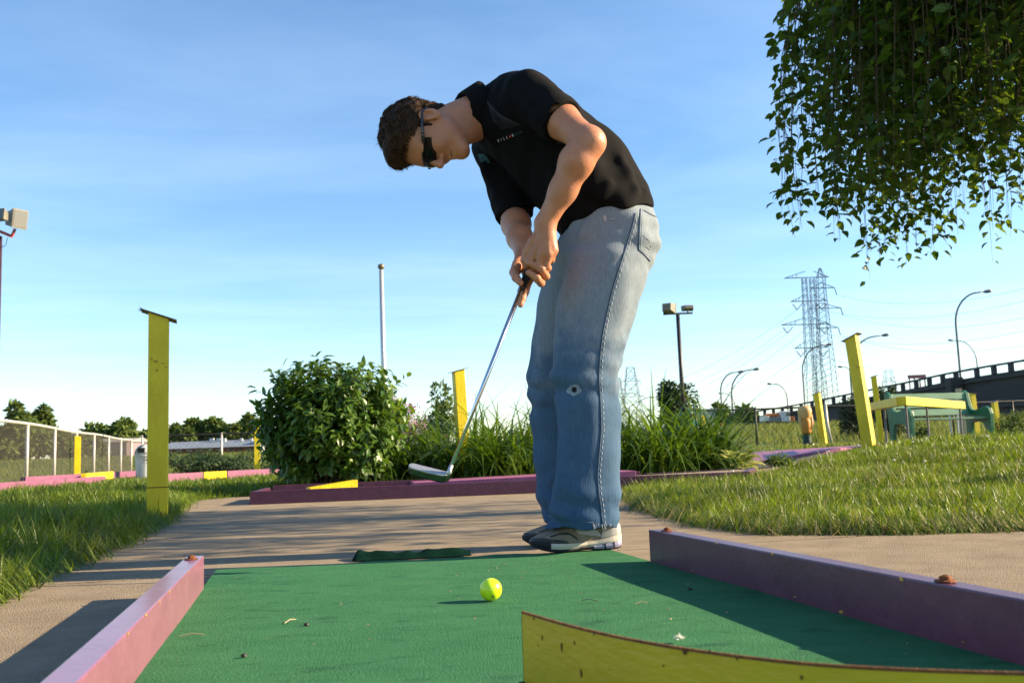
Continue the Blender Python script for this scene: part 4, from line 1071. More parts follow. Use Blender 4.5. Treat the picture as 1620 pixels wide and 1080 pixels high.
b3 = thing('grey_house', 'small grey hip-roofed house between the fence and the near post', 'house', (x0, D+6, zb))
zb0 = min(zb, zt-1.2); zz_ = zb0+(zt-zb0)*.5
MB().box(((x0+x1)/2, D+9, (zb0+zz_)/2), (x1-x0, 6, zz_-zb0)).build('wall', m_hwall, b3)
c_ = [(x0-.3, D+5.7), (x1+.3, D+5.7), (x1+.3, D+12.3), (x0-.3, D+12.3)]; mx_ = (x0+x1)/2
MB().add([(*q, zz_) for q in c_]+[(mx_-.6, D+9, zt), (mx_+.6, D+9, zt)], [(0, 1, 5, 4), (1, 2, 5), (2, 3, 4, 5), (3, 0, 4), (0, 3, 2, 1)]).build('roof', mat('shingle_grey', (.17, .165, .16), (.22, .21, .2), rough=.9), b3)
for px in (212, 222): c = U(px, 712, D+6); MB().box((c[0], D+5.97, c[2]), (.6, .08, .5)).build('window', m_tg, b3)
x0, x1, zb, zt = span(95, 200, 693, 712, D+2); zb = float(T(x0, D))
b4 = thing('low_warehouse', 'low mauve grey warehouse seen through the left chain-link fence', 'building', (x0, D+2, zb))
m_mauve = mat('mauve_wall', (.19, .15, .16), (.25, .20, .21), rough=.9)
MB().box(((x0+x1)/2, D+6, (zb+zt-.5)/2), (x1-x0, 8, zt-.5-zb)).build('wall', m_mauve, b4)
MB().prism([(x0-.2, D+1.8, zt-.5), (x0-.2, D+10.2, zt-.5), (x0-.2, D+6, zt)], (x1-x0+.4, 0, 0)).build('roof', m_hwall, b4)
for px in range(104, 200, 14): c = U(px, 706, D+2); MB().box((c[0], D+1.97, zb+(zt-zb)*.4), (.8, .08, .5)).build('window', m_tg, b4)
# ================================================================== PLANTS
m_bark = mat('bark', (.06, .042, .028), (.11, .08, .055), rough=.95, scale=25, bump=1.2, bscale=60, stretch=(1, 1, .3))
m_twig = mat('twig', (.055, .035, .02), (.10, .065, .035), rough=.9, scale=30)
m_shrubleaf = mat('shrub_leaf', (.040, .100, .013), (.120, .205, .026), rough=.38, spec=.5, transl=.30, island=True)
m_lily = mat('daylily_blade', (.040, .100, .012), (.125, .205, .028), rough=.36, spec=.45, transl=.38, island=True)
m_mulb = mat('mulberry_leaf', (.030, .068, .009), (.085, .130, .018), rough=.45, spec=.4, transl=.55, island=True)
m_farleaf = mat('far_leaf', (.055, .095, .020), (.130, .175, .045), rough=.7, spec=.2, transl=.25, island=True)
m_darkleaf = mat('dark_evergreen_leaf', (.016, .034, .010), (.040, .062, .018), rough=.6, spec=.3, transl=.15, island=True)
m_juni = mat('juniper_leaf', (.018, .045, .016), (.050, .085, .030), rough=.6, spec=.3, transl=.15, island=True)
m_lilac = mat('lilac_flower', (.46, .24, .36), (.62, .40, .50), rough=.7, transl=.3, island=True)
m_hosta = mat('hosta_leaf', (.20, .29, .05), (.48, .50, .20), rough=.45, transl=.35, island=True)

def single_leaf_mesh(name, L, Wd, material):
    V, l, s = leaves(np.zeros((1, 3)), np.array([[0, 1., 0]]), np.array([[0, 0, 1.]]), np.array([L]), np.array([Wd]))
    me = bpy.data.meshes.new(name); me.from_pydata([tuple(v) for v in V], [], [(0, 2, 1), (0, 3, 2), (1, 2, 5, 4), (2, 3, 6, 5), (4, 5, 7), (5, 6, 7)]); me.materials.append(material); return me
def place_leaves(meshes, parent, P, D, Nn, L, base, L0):
    """each leaf its own object sharing one of the meshes"""
    for i in range(len(P)):
        d = unit(D[i]); n_ = Nn[i]; s_ = unit(np.cross(d, n_)); n_ = np.cross(s_, d)
        o = bpy.data.objects.new('leaf', meshes[i % len(meshes)]); COL.objects.link(o); o.parent = parent
        k = L[i]/L0; M = Matrix.Identity(4)
        for r_ in range(3):
            M[r_][0] = s_[r_]*k; M[r_][1] = d[r_]*k; M[r_][2] = n_[r_]*k; M[r_][3] = P[i][r_]-base[r_]
        o.matrix_basis = M

# ---- the big round shrub
r = np.random.default_rng(41)
sb = U(528, 757, 8.6); sb[2] = zat(sb)+.01
shrub = thing('shrub', 'big round leafy shrub with glossy leaves behind the plum lane', 'shrub', tuple(sb))
def lump_dirs(n, r, zmin=-.25):
    d = r.normal(size=(n*2, 3)); d /= np.linalg.norm(d, axis=1)[:, None]; d = d[d[:, 2] > zmin][:n]; return d
nshoot = 760; d = lump_dirs(nshoot, r, -.80); nshoot = len(d)
cen = U(527, 669, 8.6)
rad = np.array((.62, .56, .53))*(1+.10*np.sin(d[:, :1]*5+1)*np.cos(d[:, 2:]*4)+.07*np.sin(d[:, 1:2]*9)+.06*r.normal(size=(nshoot, 1)))
# squared-off foot: lower shoots spread wide
tips = cen+d*rad; tips[:, 2] = np.maximum(tips[:, 2], sb[2]+.04)
root = sb+np.stack((r.normal(0, .10, nshoot), r.normal(0, .10, nshoot), np.zeros(nshoot)), 1)
mb = MB(); PP = []; DD = []; NN = []
for i in range(nshoot):
    a = root[i]*.30+cen*.70+r.normal(0, .06, 3); a[2] -= .25*max(0, -d[i][2]); b_ = tips[i]
    if i % 3 == 0: mb.tube([root[i], a*.5+root[i]*.5+r.normal(0, .02, 3), a, b_], [.010, .007, .004, .0015], 5, cap=False)
    for t in np.linspace(.50, 1.02, 15):
        p = a*(1-t)+b_*t+r.normal(0, .012, 3); ax = unit(b_-a)
        sd = unit(np.cross(ax, r.normal(size=3))); dr = unit(ax*r.uniform(.3, .9)+sd+np.array((0, 0, r.uniform(-.45, .10))))
        PP.append(p); DD.append(dr); NN.append(unit(np.array((0, 0, 1.))*.9+ax*.6+r.normal(0, .35, 3)))
mb.build('stems', m_twig, shrub, fix=False)['kind'] = 'stuff'
# a few long shoots sticking out at the upper left
for (x0, y0, x1, y1) in ((440, 640, 402, 612), (450, 615, 428, 588), (560, 600, 580, 575), (600, 620, 612, 596), (430, 670, 400, 640), (500, 590, 512, 566)):
    a = U(x0, y0, 8.45); b_ = U(x1, y1, 8.4)
    for t in np.linspace(.1, 1.05, 9):
        ax = unit(b_-a); sd = unit(np.cross(ax, r.normal(size=3))); PP.append(a*(1-t)+b_*t); DD.append(unit(ax*.8+sd*.8+np.array((0, 0, -.1)))); NN.append(unit(np.array((0, -.5, 1.))+r.normal(0, .3, 3)))
PP = np.array(PP); DD = np.array(DD); NN = np.array(NN); n = len(PP)
LL = r.uniform(.060, .110, n); WW = LL*r.uniform(.40, .52, n)
score = -PP[:, 1]+.5*np.linalg.norm((PP-cen)/np.array((.64, .58, .55)), axis=1)+.004*LL*100
pick = np.zeros(n, bool); cand = np.argsort(-score)[:1400]; pick[r.choice(cand, 260, replace=False)] = True
V, l, s = leaves(PP[~pick], DD[~pick], NN[~pick], LL[~pick], WW[~pick], .16)
fastmesh('foliage', V, l, s, m_shrubleaf, shrub)['kind'] = 'stuff'
m_sl2 = [mat('shrub_leaf_%s' % q, c, rough=.36, spec=.5, transl=.28) for q, c in (('fresh', (.085, .165, .022)), ('mid', (.055, .120, .016)), ('deep', (.034, .09, .013)))]
sm = [single_leaf_mesh('leaf', .08, .037, m_) for m_ in m_sl2]
place_leaves(sm, shrub, PP[pick], DD[pick], NN[pick], LL[pick], sb, .08)

# ---- lilac behind it
def bushy(name, lab, cat, c, rad, base, n, L, material, seed, flowers=0, wl=.5, mb_stem=True, group=None, squash=0, lumps=9):
    r = np.random.default_rng(seed); c = np.array(c, float); rad = np.array(rad, float)
    t = thing(name, lab, cat, tuple(base), group=group)
    # crown = many lumps, leaves near their surfaces
    lc = c+r.normal(0, .42, (lumps, 3))*rad; lr = r.uniform(.34, .58, lumps)[:, None]*rad
    k = r.integers(0, lumps, n); d = r.normal(size=(n, 3)); d /= np.linalg.norm(d, axis=1)[:, None]
    rr = r.uniform(.55, 1.05, n)[:, None]; P = lc[k]+d*lr[k]*rr
    ok = P[:, 2] > base[2]+.02; P = P[ok]; d = d[ok]; n = len(P)
    D_ = d+r.normal(0, .6, (n, 3))+np.array((0, 0, -.25)); Nn = d+np.array((0, 0, .8))+r.normal(0, .4, (n, 3))
    LL = L*r.uniform(.6, 1.3, n); V, l, s = leaves(P, D_, Nn, LL, LL*wl)
    fastmesh('crown', V, l, s, material, t)['kind'] = 'stuff'
    if mb_stem:
        mb = MB()
        top = lc[:, :]; w = max(rad[0]*.06, .006)
        base = np.array(base, float); fork = base*.55+c*.45
        mb.tube([base, base*.5+fork*.5+r.normal(0, w*.5, 3), fork], [w*1.5, w*1.2, w], 8)
        for q in top: mb.tube([fork, fork*.5+q*.5+r.normal(0, w, 3), q], [w*.8, w*.5, w*.15], 6, cap=False)
        mb.build('trunk', m_bark, t, fix=False)
    if flowers:
        fl_ = []
        for _ in range(flowers):
            k = r.integers(0, lumps); d = unit(np.array((r.normal(0, .6), -abs(r.normal(0, .8)), abs(r.normal(0, 1)))))
            p = lc[k]+d*lr[k]*1.02; q = 40
            F_ = p+r.normal(0, .022, (q, 3))*np.array((1, 1, 1.6)); fl_.append((F_, r.normal(size=(q, 3)), r.normal(size=(q, 3)), r.uniform(.010, .018, q)))
        V, l, s = leaves(np.concatenate([f[0] for f in fl_]), np.concatenate([f[1] for f in fl_]), np.concatenate([f[2] for f in fl_]), np.concatenate([f[3] for f in fl_]), np.concatenate([f[3] for f in fl_])*.9)
        fastmesh('blossom', V, l, s, m_lilac, t)['kind'] = 'stuff'
    return t
def bush_px(name, lab, cat, px, pt, pb, d, wpx, n, L, material, seed, **kw):
    b_ = U(px, pb, d); z = zat(b_); b_[2] = z; t_ = U(px, pt, d); hz = max(.1, (t_[2]-z))
    return bushy(name, lab, cat, (b_[0], d, z+hz*.55), (wpx/F*d*.55, wpx/F*d*.5, hz*.50), b_, n, L, material, seed, **kw)
bush_px('lilac_bush', 'lilac bush with pale pink flower heads behind the big shrub', 'lilac', 634, 592, 740, 9.7, 70, 2800, .05, m_shrubleaf, 51, flowers=85)
bush_px('round_bush', 'dark round clipped bush behind the daylilies left of the yellow post', 'bush', 694, 642, 720, 17, 66, 2500, .09, m_farleaf, 52)
for k, (px, w_, pt) in enumerate(((300, 95, 716), (362, 90, 717))):
    bush_px('juniper', ['low spreading juniper right of the near yellow post', 'low spreading juniper touching the half hidden yellow post'][k], 'juniper', px, pt, 752, 19.5, w_*1.25, 2600, .07, m_juni, 60+k, group='low junipers', wl=.3)
bush_px('low_bush', 'low weedy bush at the right edge before the overpass', 'bush', 1612, 650, 690, 22, 70, 2200, .06, m_farleaf, 64)
bush_px('low_bush', 'dark bush beneath the green bench', 'bush', 1462, 675, 705, 19, 40, 900, .06, m_farleaf, 65)
bush_px('dark_bush', 'dark shaggy bush left of the thick yellow post', 'bush', 1352, 632, 690, 36, 50, 1800, .16, m_darkleaf, 66)
bush_px('dark_bush', 'dark shaggy bush behind the thin yellow post', 'bush', 1407, 604, 690, 34, 44, 1800, .16, m_darkleaf, 67)
bush_px('weed_tuft', 'dark clump of weeds in the right lawn below the bench', 'weeds', 1592, 683, 702, 9.0, 60, 700, .035, m_farleaf, 68, mb_stem=False)
bush_px('weed_tuft', 'weeds at the corner where the lane floor meets the right lawn', 'weeds', 1232, 727, 744, 9.2, 40, 500, .035, m_farleaf, 69, mb_stem=False)
# shaggy weeping tree behind the floodlight pole
bush_px('small_tree', 'dark ragged tree behind the black floodlight pole', 'tree', 1070, 608, 670, 44, 58, 2600, .22, m_darkleaf, 70)

# ---- daylilies: clump by clump
r = np.random.default_rng(77)
spots = []
for i, px in enumerate(np.linspace(600, 1150, 15)): spots.append((px+r.normal(0, 6), 9.0+.25*math.sin(i)+(.25 if px > 900 else 0), 1.0))
for i, px in enumerate(np.linspace(625, 1110, 13)): spots.append((px+r.normal(0, 6), 9.75+.2*math.sin(i*2), 1.12))
def lily_label(px, d, i):
    front = d < 9.45
    where = 'beside the big shrub' if px < 645 else 'below the lilac flowers' if px < 690 else 'behind the raised putter head' if px < 730 else 'at the foot of the yellow post' if px < 775 else 'left of the jeans' if px < 845 else 'hidden behind the front of the jeans' if px < 890 else 'hidden behind the middle of the jeans' if px < 925 else 'hidden behind the back of the jeans' if px < 965 else 'just right of the jeans' if px < 1010 else 'below the distant pylon' if px < 1045 else 'below the floodlight pole' if px < 1085 else 'below the frog figure' if px < 1125 else 'next to the pale hosta'
    return 'clump of arching daylily leaves %s, %s row' % (where, 'front' if front else 'back')
LL_ = [lily_label(px, d, 0) for px, d, k in spots]; seen_ = {}
for i, (px, d, k) in enumerate(spots):
    if LL_.count(lily_label(px, d, i)) > 1: seen_[lily_label(px, d, i)] = seen_.get(lily_label(px, d, i), 0)+1
    p = U(px, 745, d); p[2] = zat(p)+.03; n = 105
    lb_ = lily_label(px, d, i); lb_ = lb_+('' if lb_ not in seen_ else ', leftmost' if seen_[lb_] == 1 else ', next' if seen_[lb_] == 2 else ', last')
    t = thing('daylily', lb_, 'daylily', tuple(p), group='daylilies in the flower bed')
    a = r.uniform(0, 2*PI, n); H = np.stack((np.cos(a), np.sin(a), 0*a), 1)
    root = p+np.stack((r.normal(0, .07, n), r.normal(0, .07, n), 0*a), 1)
    hs = k*(1.02 if px < 720 else 1.16)
    V, l, s = ribbons(root, H, r.uniform(.55, 1.08, n)*hs, r.uniform(.018, .033, n), r.uniform(.08, .85, n), r.uniform(.9, 2.6, n), 7, twist=.4)
    fastmesh('blades', V, l, s, m_lily, t)['kind'] = 'stuff'
# dry arching stalk that rises above the clumps
m_stalk = mat('stalk', (.06, .075, .02), rough=.8)
p = U(1120, 700, 8.9); t = thing('hosta', 'pale variegated hosta at the right end of the flower bed', 'hosta', (U(1163, 735, 9.0)[0], 9.0, zat(U(1163, 735, 9.0))))
hp = np.array(t.location); n = 150; a = r.uniform(0, 2*PI, n); el = r.uniform(.05, 1.1, n)
Dd = np.stack((np.cos(a)*np.cos(el), np.sin(a)*np.cos(el), np.sin(el)), 1); L_ = r.uniform(.10, .17, n)
V, l, s = leaves(hp+Dd*r.uniform(.06, .16, n)[:, None]+np.array((0, 0, .03)), Dd+np.array((0, 0, -.2)), np.array((0, 0, 1.))+.3*Dd, L_, L_*.45, .3)
fastmesh('foliage', V, l, s, m_hosta, t)['kind'] = 'stuff'
mb = MB()
for i in range(0, n, 5): mb.tube([hp, hp+Dd[i]*.12+np.array((0, 0, .03))], .004, 4, cap=False)
mb.build('stems', m_stalk, t, fix=False)['kind'] = 'stuff'

# ---- weeping mulberry at the upper right
r = np.random.default_rng(91)
TC = np.array((3.17, 4.85)); tz = float(T(*TC))
tree = thing('weeping_tree', 'weeping mulberry tree with hanging leafy strands at upper right', 'tree', (TC[0], TC[1], tz))
B0 = np.array((TC[0], TC[1], tz))
mb = MB(); mb.tube([B0-np.array((0, 0, .1)), B0+np.array((.03, .02, .7)), B0+np.array((-.02, 0, 1.4)), B0+np.array((.02, .03, 2.1)), B0+np.array((0, 0, 3.05))], [.12, .10, .09, .085, .06], 12)
mb.build('trunk', m_bark, tree, smooth=True, fix=False)
def crown_r(th):     # horizontal reach of the umbrella
    return 1.46*(1+.07*math.sin(3*th+.5)+.05*math.sin(7*th+2))
limbs = MB(); PP = []; DD = []; NN = []; strands = MB(); LS = []
heads = []
for i in range(26):
    th = 2*PI*i/26+r.normal(0, .08); R_ = crown_r(th)*r.uniform(.5, 1.0); dr = np.array((math.cos(th), math.sin(th), 0))
    s0 = B0+np.array((0, 0, r.uniform(2.5, 3.05)))
    pts = [s0, s0+dr*R_*.35+np.array((0, 0, .28+.1*r.normal())), s0+dr*R_*.7+np.array((0, 0, .26+.1*r.normal())), s0+dr*R_+np.array((0, 0, -.02+.1*r.normal()))]
    limbs.tube(pts, [.035, .024, .014, .006], 7, cap=False); heads.append(pts)
limbs.build('limbs', m_bark, tree, smooth=True, fix=False)
nst = 600
for i in range(nst):
    th = r.uniform(0, 2*PI)
    if r.uniform() < .5: th = PI+r.normal(0, .75)          # the side seen by the camera and towards the path
    fr_ = math.sqrt(r.uniform(.02, 1.0)); R_ = crown_r(th)*fr_
    x = TC[0]+math.cos(th)*R_; y = TC[1]+math.sin(th)*R_*.92
    ztop = tz+3.50-.40*fr_**2+r.normal(0, .07)
    zbot = 1.57+.08*math.sin(th*5)+r.normal(0, .09)+.10*(1-fr_)+(.12 if fr_ < .6 else 0)-0.05*max(0, math.cos(th))
    zbot = max(zbot, 1.42) if r.uniform() < .85 else zbot-.05
    if r.uniform() < .32: zbot += r.uniform(.2, 1.1)
    if x/y < .292: continue
    L_ = ztop-zbot; sw = np.clip(r.normal(0, .07, 2), -.10, .10); out = np.array((math.cos(th), math.sin(th)))*.12*fr_
    pts = []
    for t in np.linspace(0, 1, 7):
        pts.append(np.array((x+sw[0]*math.sin(t*2.5)+out[0]*math.sin(t*PI*.5)+r.normal(0, .012), y+sw[1]*math.sin(t*2.2)+out[1]*math.sin(t*PI*.5), ztop-L_*t)))
    strands.tube(pts, [.0034, .003, .0027, .0023, .002, .0014, .0008], 4, cap=False)
    P_ = np.array(pts); nl = int(L_/.034)
    for k in range(nl):
        t = (k+r.uniform())/nl
        if r.uniform() < .24+.2*math.sin(x*7+3*t)*math.sin(y*6+8*t): continue
        f = t*6; j = min(5, int(f)); p = P_[j]*(1-(f-j))+P_[j+1]*(f-j); a = r.uniform(0, 2*PI)
        d_ = np.array((math.cos(a), math.sin(a), r.uniform(-.9, .1))); PP.append(p+d_*r.uniform(.004, .055)); DD.append(d_); NN.append(np.array((math.cos(a)*.5, math.sin(a)*.5, .8))+r.normal(0, .45, 3)); LS.append(r.uniform(.050, .095)*(1.08-.30*t))
strands.build('strands', m_twig, tree, fix=False)['kind'] = 'stuff'
PP = np.array(PP); DD = np.array(DD); NN = np.array(NN); LS = np.array(LS); n = len(PP)
vis = (PP[:, 0]/PP[:, 1] < .56) & (PP[:, 1] < 5.2) & ((PP[:, 2]-.28)/PP[:, 1] < .50)
cand = np.nonzero(vis)[0]; cand = cand[np.argsort(PP[cand, 1])][:4200]; pk = np.zeros(n, bool); pk[r.choice(cand, min(300, len(cand)), replace=False)] = True
V, l, s = leaves(PP[~pk], DD[~pk], NN[~pk], LS[~pk], LS[~pk]*.62, .22)
fastmesh('crown', V, l, s, m_mulb, tree)['kind'] = 'stuff'
mm = [single_leaf_mesh('leaf', .075, .047, mat('mulberry_leaf_%s' % q, c, rough=.42, spec=.4, transl=.42)) for q, c in (('light', (.080, .135, .020)), ('dark', (.035, .08, .012)))]
place_leaves(mm, tree, PP[pk], DD[pk], NN[pk], LS[pk], B0, .075)

# ---- trees on the far left skyline
far = [(8, 676, 730, 66, 70, 'tangled undergrowth behind the fence at the left edge'), (60, 684, 730, 68, 60, 'low undergrowth behind the fence below the second feathery tree'), (110, 690, 728, 80, 60, 'low undergrowth behind the fence left of the far yellow post'), (28, 642, 715, 70, 46, 'pale feathery tree above the chain-link fence at the left edge'), (58, 650, 715, 72, 36, 'second pale feathery tree above the chain-link fence'),
       (190, 674, 712, 120, 60, 'rounded green tree left of the near yellow post'), (222, 680, 712, 125, 40, 'low green tree touching the near yellow post'),
       (278, 674, 708, 130, 50, 'green tree just right of the near yellow post'), (308, 678, 708, 132, 46, 'green tree behind the left part of the long roof'),
       (340, 668, 708, 134, 50, 'tallest round tree behind the long low building'), (372, 676, 708, 130, 48, 'green tree behind the right part of the long roof'),
       (398, 670, 708, 126, 30, 'dark tree showing beside the half hidden yellow post'), (150, 684, 712, 128, 60, 'hazy low tree behind the warehouse'), (95, 686, 712, 128, 60, 'low brownish tree seen through the fence')]
for k, (px, pt, pb, d, w_, lab) in enumerate(far):
    bush_px('skyline_tree', lab, 'tree', px, pt, pb, d, w_*1.05, 3200, .0062*d, m_farleaf, 100+k, group='trees on the far left skyline')
for k, (px, pt, d, w_) in enumerate(((1178, 648, 120, 40), (1150, 652, 125, 30))):
    bush_px('skyline_tree', ['low green tree left of the service truck', 'low green tree between the paired lamps'][k], 'tree', px, pt, 680, d, w_, 1200, .9, m_farleaf, 130+k)
# ================================================================== THE PLAYER
def smin(a, b, k):
    h = np.clip(.5+.5*(b-a)/k, 0, 1); return b*(1-h)+a*h-k*h*(1-h)
def smax(a, b, k): return -smin(-a, -b, k)
def cone(P, a, b, ra, rb, flat=None, k=1.0):
    """tapered capsule; flat: unit axis along which the section is scaled by k"""
    a = np.asarray(a, P.dtype); b = np.asarray(b, P.dtype); e = b-a; q = P-a
    t = np.clip((q @ e)/(e @ e), 0, 1); q = q-t[:, None]*e
    if flat is not None:
        f = np.asarray(flat, P.dtype); c = q @ f; d2 = np.maximum((q*q).sum(1)-c*c, 0); dist = np.sqrt(d2+(c/k)**2)
    else: dist = np.sqrt((q*q).sum(1))
    return dist-(ra+(rb-ra)*t)
def bounded(f, P, lo, hi, far=.25):
    m = ((P > np.asarray(lo, P.dtype)) & (P < np.asarray(hi, P.dtype))).all(1); o = np.full(len(P), far, P.dtype)
    if m.any(): o[m] = f(P[m])
    return o
def chain_sdf(P, pts, rs, k=.02, flat=None, kf=1.0):
    d = None
    for i in range(len(pts)-1):
        c = cone(P, pts[i], pts[i+1], rs[i], rs[i+1], flat, kf); d = c if d is None else smin(d, c, k)
    return d
def ell(P, c, r, R=None):
    q = P-np.asarray(c, P.dtype)
    if R is not None: q = q @ np.asarray(R)          # columns of R are the axes
    r = np.asarray(r, P.dtype); k0 = np.sqrt(((q/r)**2).sum(1)); k1 = np.sqrt(((q/(r*r))**2).sum(1))+1e-9
    return k0*(k0-1)/k1
def surface(f, lo, hi, h, margin=.02):
    """surface nets over a signed distance function; returns verts, quads"""
    lo = np.asarray(lo, float); hi = np.asarray(hi, float); B = 8
    nb = np.ceil((hi-lo)/(h*B)).astype(int); n = nb*B+1
    bc = np.stack(np.meshgrid(*[np.arange(k) for k in nb], indexing='ij'), -1).reshape(-1, 3)
    cen = (lo+(bc+.5)*B*h).astype(np.float32); v = f(cen); act = np.abs(v) < B*h*.87+margin
    A = np.full(n, 1.0, np.float32)
    full = np.repeat(np.repeat(np.repeat(v.reshape(nb), B, 0), B, 1), B, 2)
    A[:-1, :-1, :-1] = full
    off = np.stack(np.meshgrid(*[np.arange(B+1)]*3, indexing='ij'), -1).reshape(-1, 3)
    ab = bc[act]
    for s in range(0, len(ab), 300):
        ix = (ab[s:s+300, None, :]*B+off[None]).reshape(-1, 3)
        A[ix[:, 0], ix[:, 1], ix[:, 2]] = f((lo+ix*h).astype(np.float32))
    sg = A < 0
    cnt = np.zeros(n-1, np.int8)
    for i in (0, 1):
        for j in (0, 1):
            for k in (0, 1): cnt += sg[i:n[0]-1+i, j:n[1]-1+j, k:n[2]-1+k]
    ci = np.argwhere((cnt > 0) & (cnt < 8)); idx = np.full(n-1, -1, np.int64); idx[ci[:, 0], ci[:, 1], ci[:, 2]] = np.arange(len(ci))
    acc = np.zeros((len(ci), 3)); num = np.zeros(len(ci))
    cor = [(i, j, k) for i in (0, 1) for j in (0, 1) for k in (0, 1)]
    for a in range(8):
        for b_ in range(a+1, 8):
            ca, cb = np.array(cor[a]), np.array(cor[b_])
            if np.abs(ca-cb).sum() != 1: continue
            va = A[ci[:, 0]+ca[0], ci[:, 1]+ca[1], ci[:, 2]+ca[2]]; vb = A[ci[:, 0]+cb[0], ci[:, 1]+cb[1], ci[:, 2]+cb[2]]
            m = (va < 0) != (vb < 0); t = np.where(m, va/np.where(m, va-vb, 1), 0)
            acc += m[:, None]*(ca+(cb-ca)*t[:, None]); num += m
    V = lo+(ci+acc/num[:, None])*h
    Q = []
    for ax in range(3):
        o1, o2 = [q for q in range(3) if q != ax]
        sl0 = [slice(1, n[0]-1), slice(1, n[1]-1), slice(1, n[2]-1)]; sl0[ax] = slice(0, n[ax]-1)
        sl1 = list(sl0); sl1[ax] = slice(1, n[ax])
        s0 = sg[tuple(sl0)]; s1 = sg[tuple(sl1)]; e = np.argwhere(s0 != s1)
        st = np.array([1, 1, 1]); st[ax] = 0; flip = s0[e[:, 0], e[:, 1], e[:, 2]]; e = e+st
        d1 = np.zeros(3, int); d1[o1] = 1; d2 = np.zeros(3, int); d2[o2] = 1
        c = [e-d1-d2, e-d2, e, e-d1]; q = np.stack([idx[x[:, 0], x[:, 1], x[:, 2]] for x in c], 1)
        if ax == 1: flip = ~flip
        q = np.where(flip[:, None], q, q[:, ::-1]); Q.append(q)
    Q = np.concatenate(Q); Q = Q[(Q >= 0).all(1)]
    return V, Q
def sdf_obj(name, f, lo, hi, h, material, parent, margin=.012):
    V, Q = surface(f, lo, hi, h, margin); BV[f] = BVHTree.FromPolygons(V.tolist(), Q.tolist()); return fastmesh(name, V, Q.ravel(), np.full(len(Q), 4), material, parent, smooth=True)
from mathutils.bvhtree import BVHTree
BV = {}
def hit(f, px, py, full=False):
    """first point of a garment along the line of sight (None where it misses)"""
    d = ray(px, py); loc, nn, i, dist = BV[f].ray_cast(Vector((0, 0, CAMZ)), Vector(d), 10)
    if loc is None: return (None, None) if full else None
    nn = np.array(nn); nn = nn if nn @ d < 0 else -nn
    return (np.array(loc), nn) if full else np.array(loc)
m_skin = mat('skin', (.40, .165, .085), (.47, .21, .115), rough=.45, scale=14, bump=.12, bscale=160, spec=.4, sss=.12)
m_shirt = mat('black_cotton', (.0035, .0035, .004), (.0055, .0055, .006), rough=.9, scale=20, bump=.25, bscale=400, spec=.12)
PB = np.array((0.25, 2.85, 0.0))
man = thing('person', 'man in black polo shirt and faded jeans bending over to putt', 'person', tuple(PB))

# ---- joints
hipN, hipF = U(975, 388, 2.77), U(944, 388, 2.95)
SLh, SRh = U(838, 152, 2.67), U(782, 232, 3.00)
EL, ER = U(932, 226, 2.50), U(812, 338, 2.93)
WL, WR = U(862, 354, 2.555), U(828, 398, 2.71)
neck0 = U(762, 178, 2.84)
HO = U(668, 214, 2.77)
hu = unit((-.985, .03, -.03)); hf = unit((.06, -.30, -.95)); hf = unit(hf-hu*(hf@hu)); hs = np.cross(hu, hf)
if hs[1] > 0: hs = -hs          # hs points to the camera side (his left)
HR = np.stack((hf, hu, hs), 1)
def hp_(f, u, s): return HO+hf*f+hu*u+hs*s
YA = np.array((0, 1., 0))
tors = [U(965, 352, 2.86), U(935, 305, 2.86), U(898, 262, 2.855), U(855, 215, 2.85), U(822, 186, 2.845)]
trs = [.140, .137, .134, .130, .112]

def head_sdf(P):
    q = ((P-HO) @ HR).astype(P.dtype); sm = q.copy(); sm[:, 2] = np.abs(sm[:, 2])
    E = lambda c, r: ell(q, c, r); Es = lambda c, r: ell(sm, c, r); Cs = lambda a, b, ra, rb: cone(sm, a, b, ra, rb)
    d = E((-.012, .022, 0), (.098, .088, .076))
    d = smin(d, E((.022, -.035, 0), (.070, .085, .062)), .03)
    d = smin(d, E((.050, -.005, 0), (.044, .060, .055)), .02)              # forehead
    d = smin(d, Cs((.062, -.118, .008), (.002, -.070, .048), .020, .020), .030)   # jaw
    d = smin(d, E((.066, -.116, 0), (.019, .018, .022)), .026)             # chin
    d = smin(d, Es((.058, -.050, .036), (.026, .026, .022)), .02)          # cheek
    d = smin(d, Cs((.084, -.002, .010), (.074, .0, .042), .010, .008), .012)  # brow
    d = smin(d, cone(q, (.088, -.014, 0), (.112, -.052, 0), .008, .0115), .010)  # nose
    d = smin(d, Cs((.100, -.057, .0), (.094, -.058, .013), .008, .007), .006)  # wings
    d = smin(d, cone(sm, (.088, -.082, 0), (.076, -.084, .022), .0075, .005), .007)
    d = smin(d, cone(sm, (.087, -.094, 0), (.076, -.092, .020), .0075, .005), .007)
    d = smax(d, -cone(sm, (.099, -.088, 0), (.080, -.0865, .026), .0028, .0022), .003)   # mouth line
    d = smax(d, -Es((.092, -.024, .031), (.010, .011, .016)), .008)        # eye socket
    d = smin(d, Es((.070, -.024, .031), (.0135, .0125, .0135)), .003)
    # ears
    er = ell(sm, (-.014, -.030, .079), (.021, .033, .010)); er = smax(er, -ell(sm, (-.010, -.028, .089), (.012, .021, .0135)), .003)
    er = smin(er, cone(sm, (-.012, -.058, .074), (-.004, -.060, .072), .009, .007), .008)
    er = smin(er, ell(sm, (-.004, -.033, .079), (.005, .009, .006)), .005)
    d = smin(d, er, .006)
    return d
FG = []      # finger chains
def fch(*pts): return [U(*p) for p in pts]
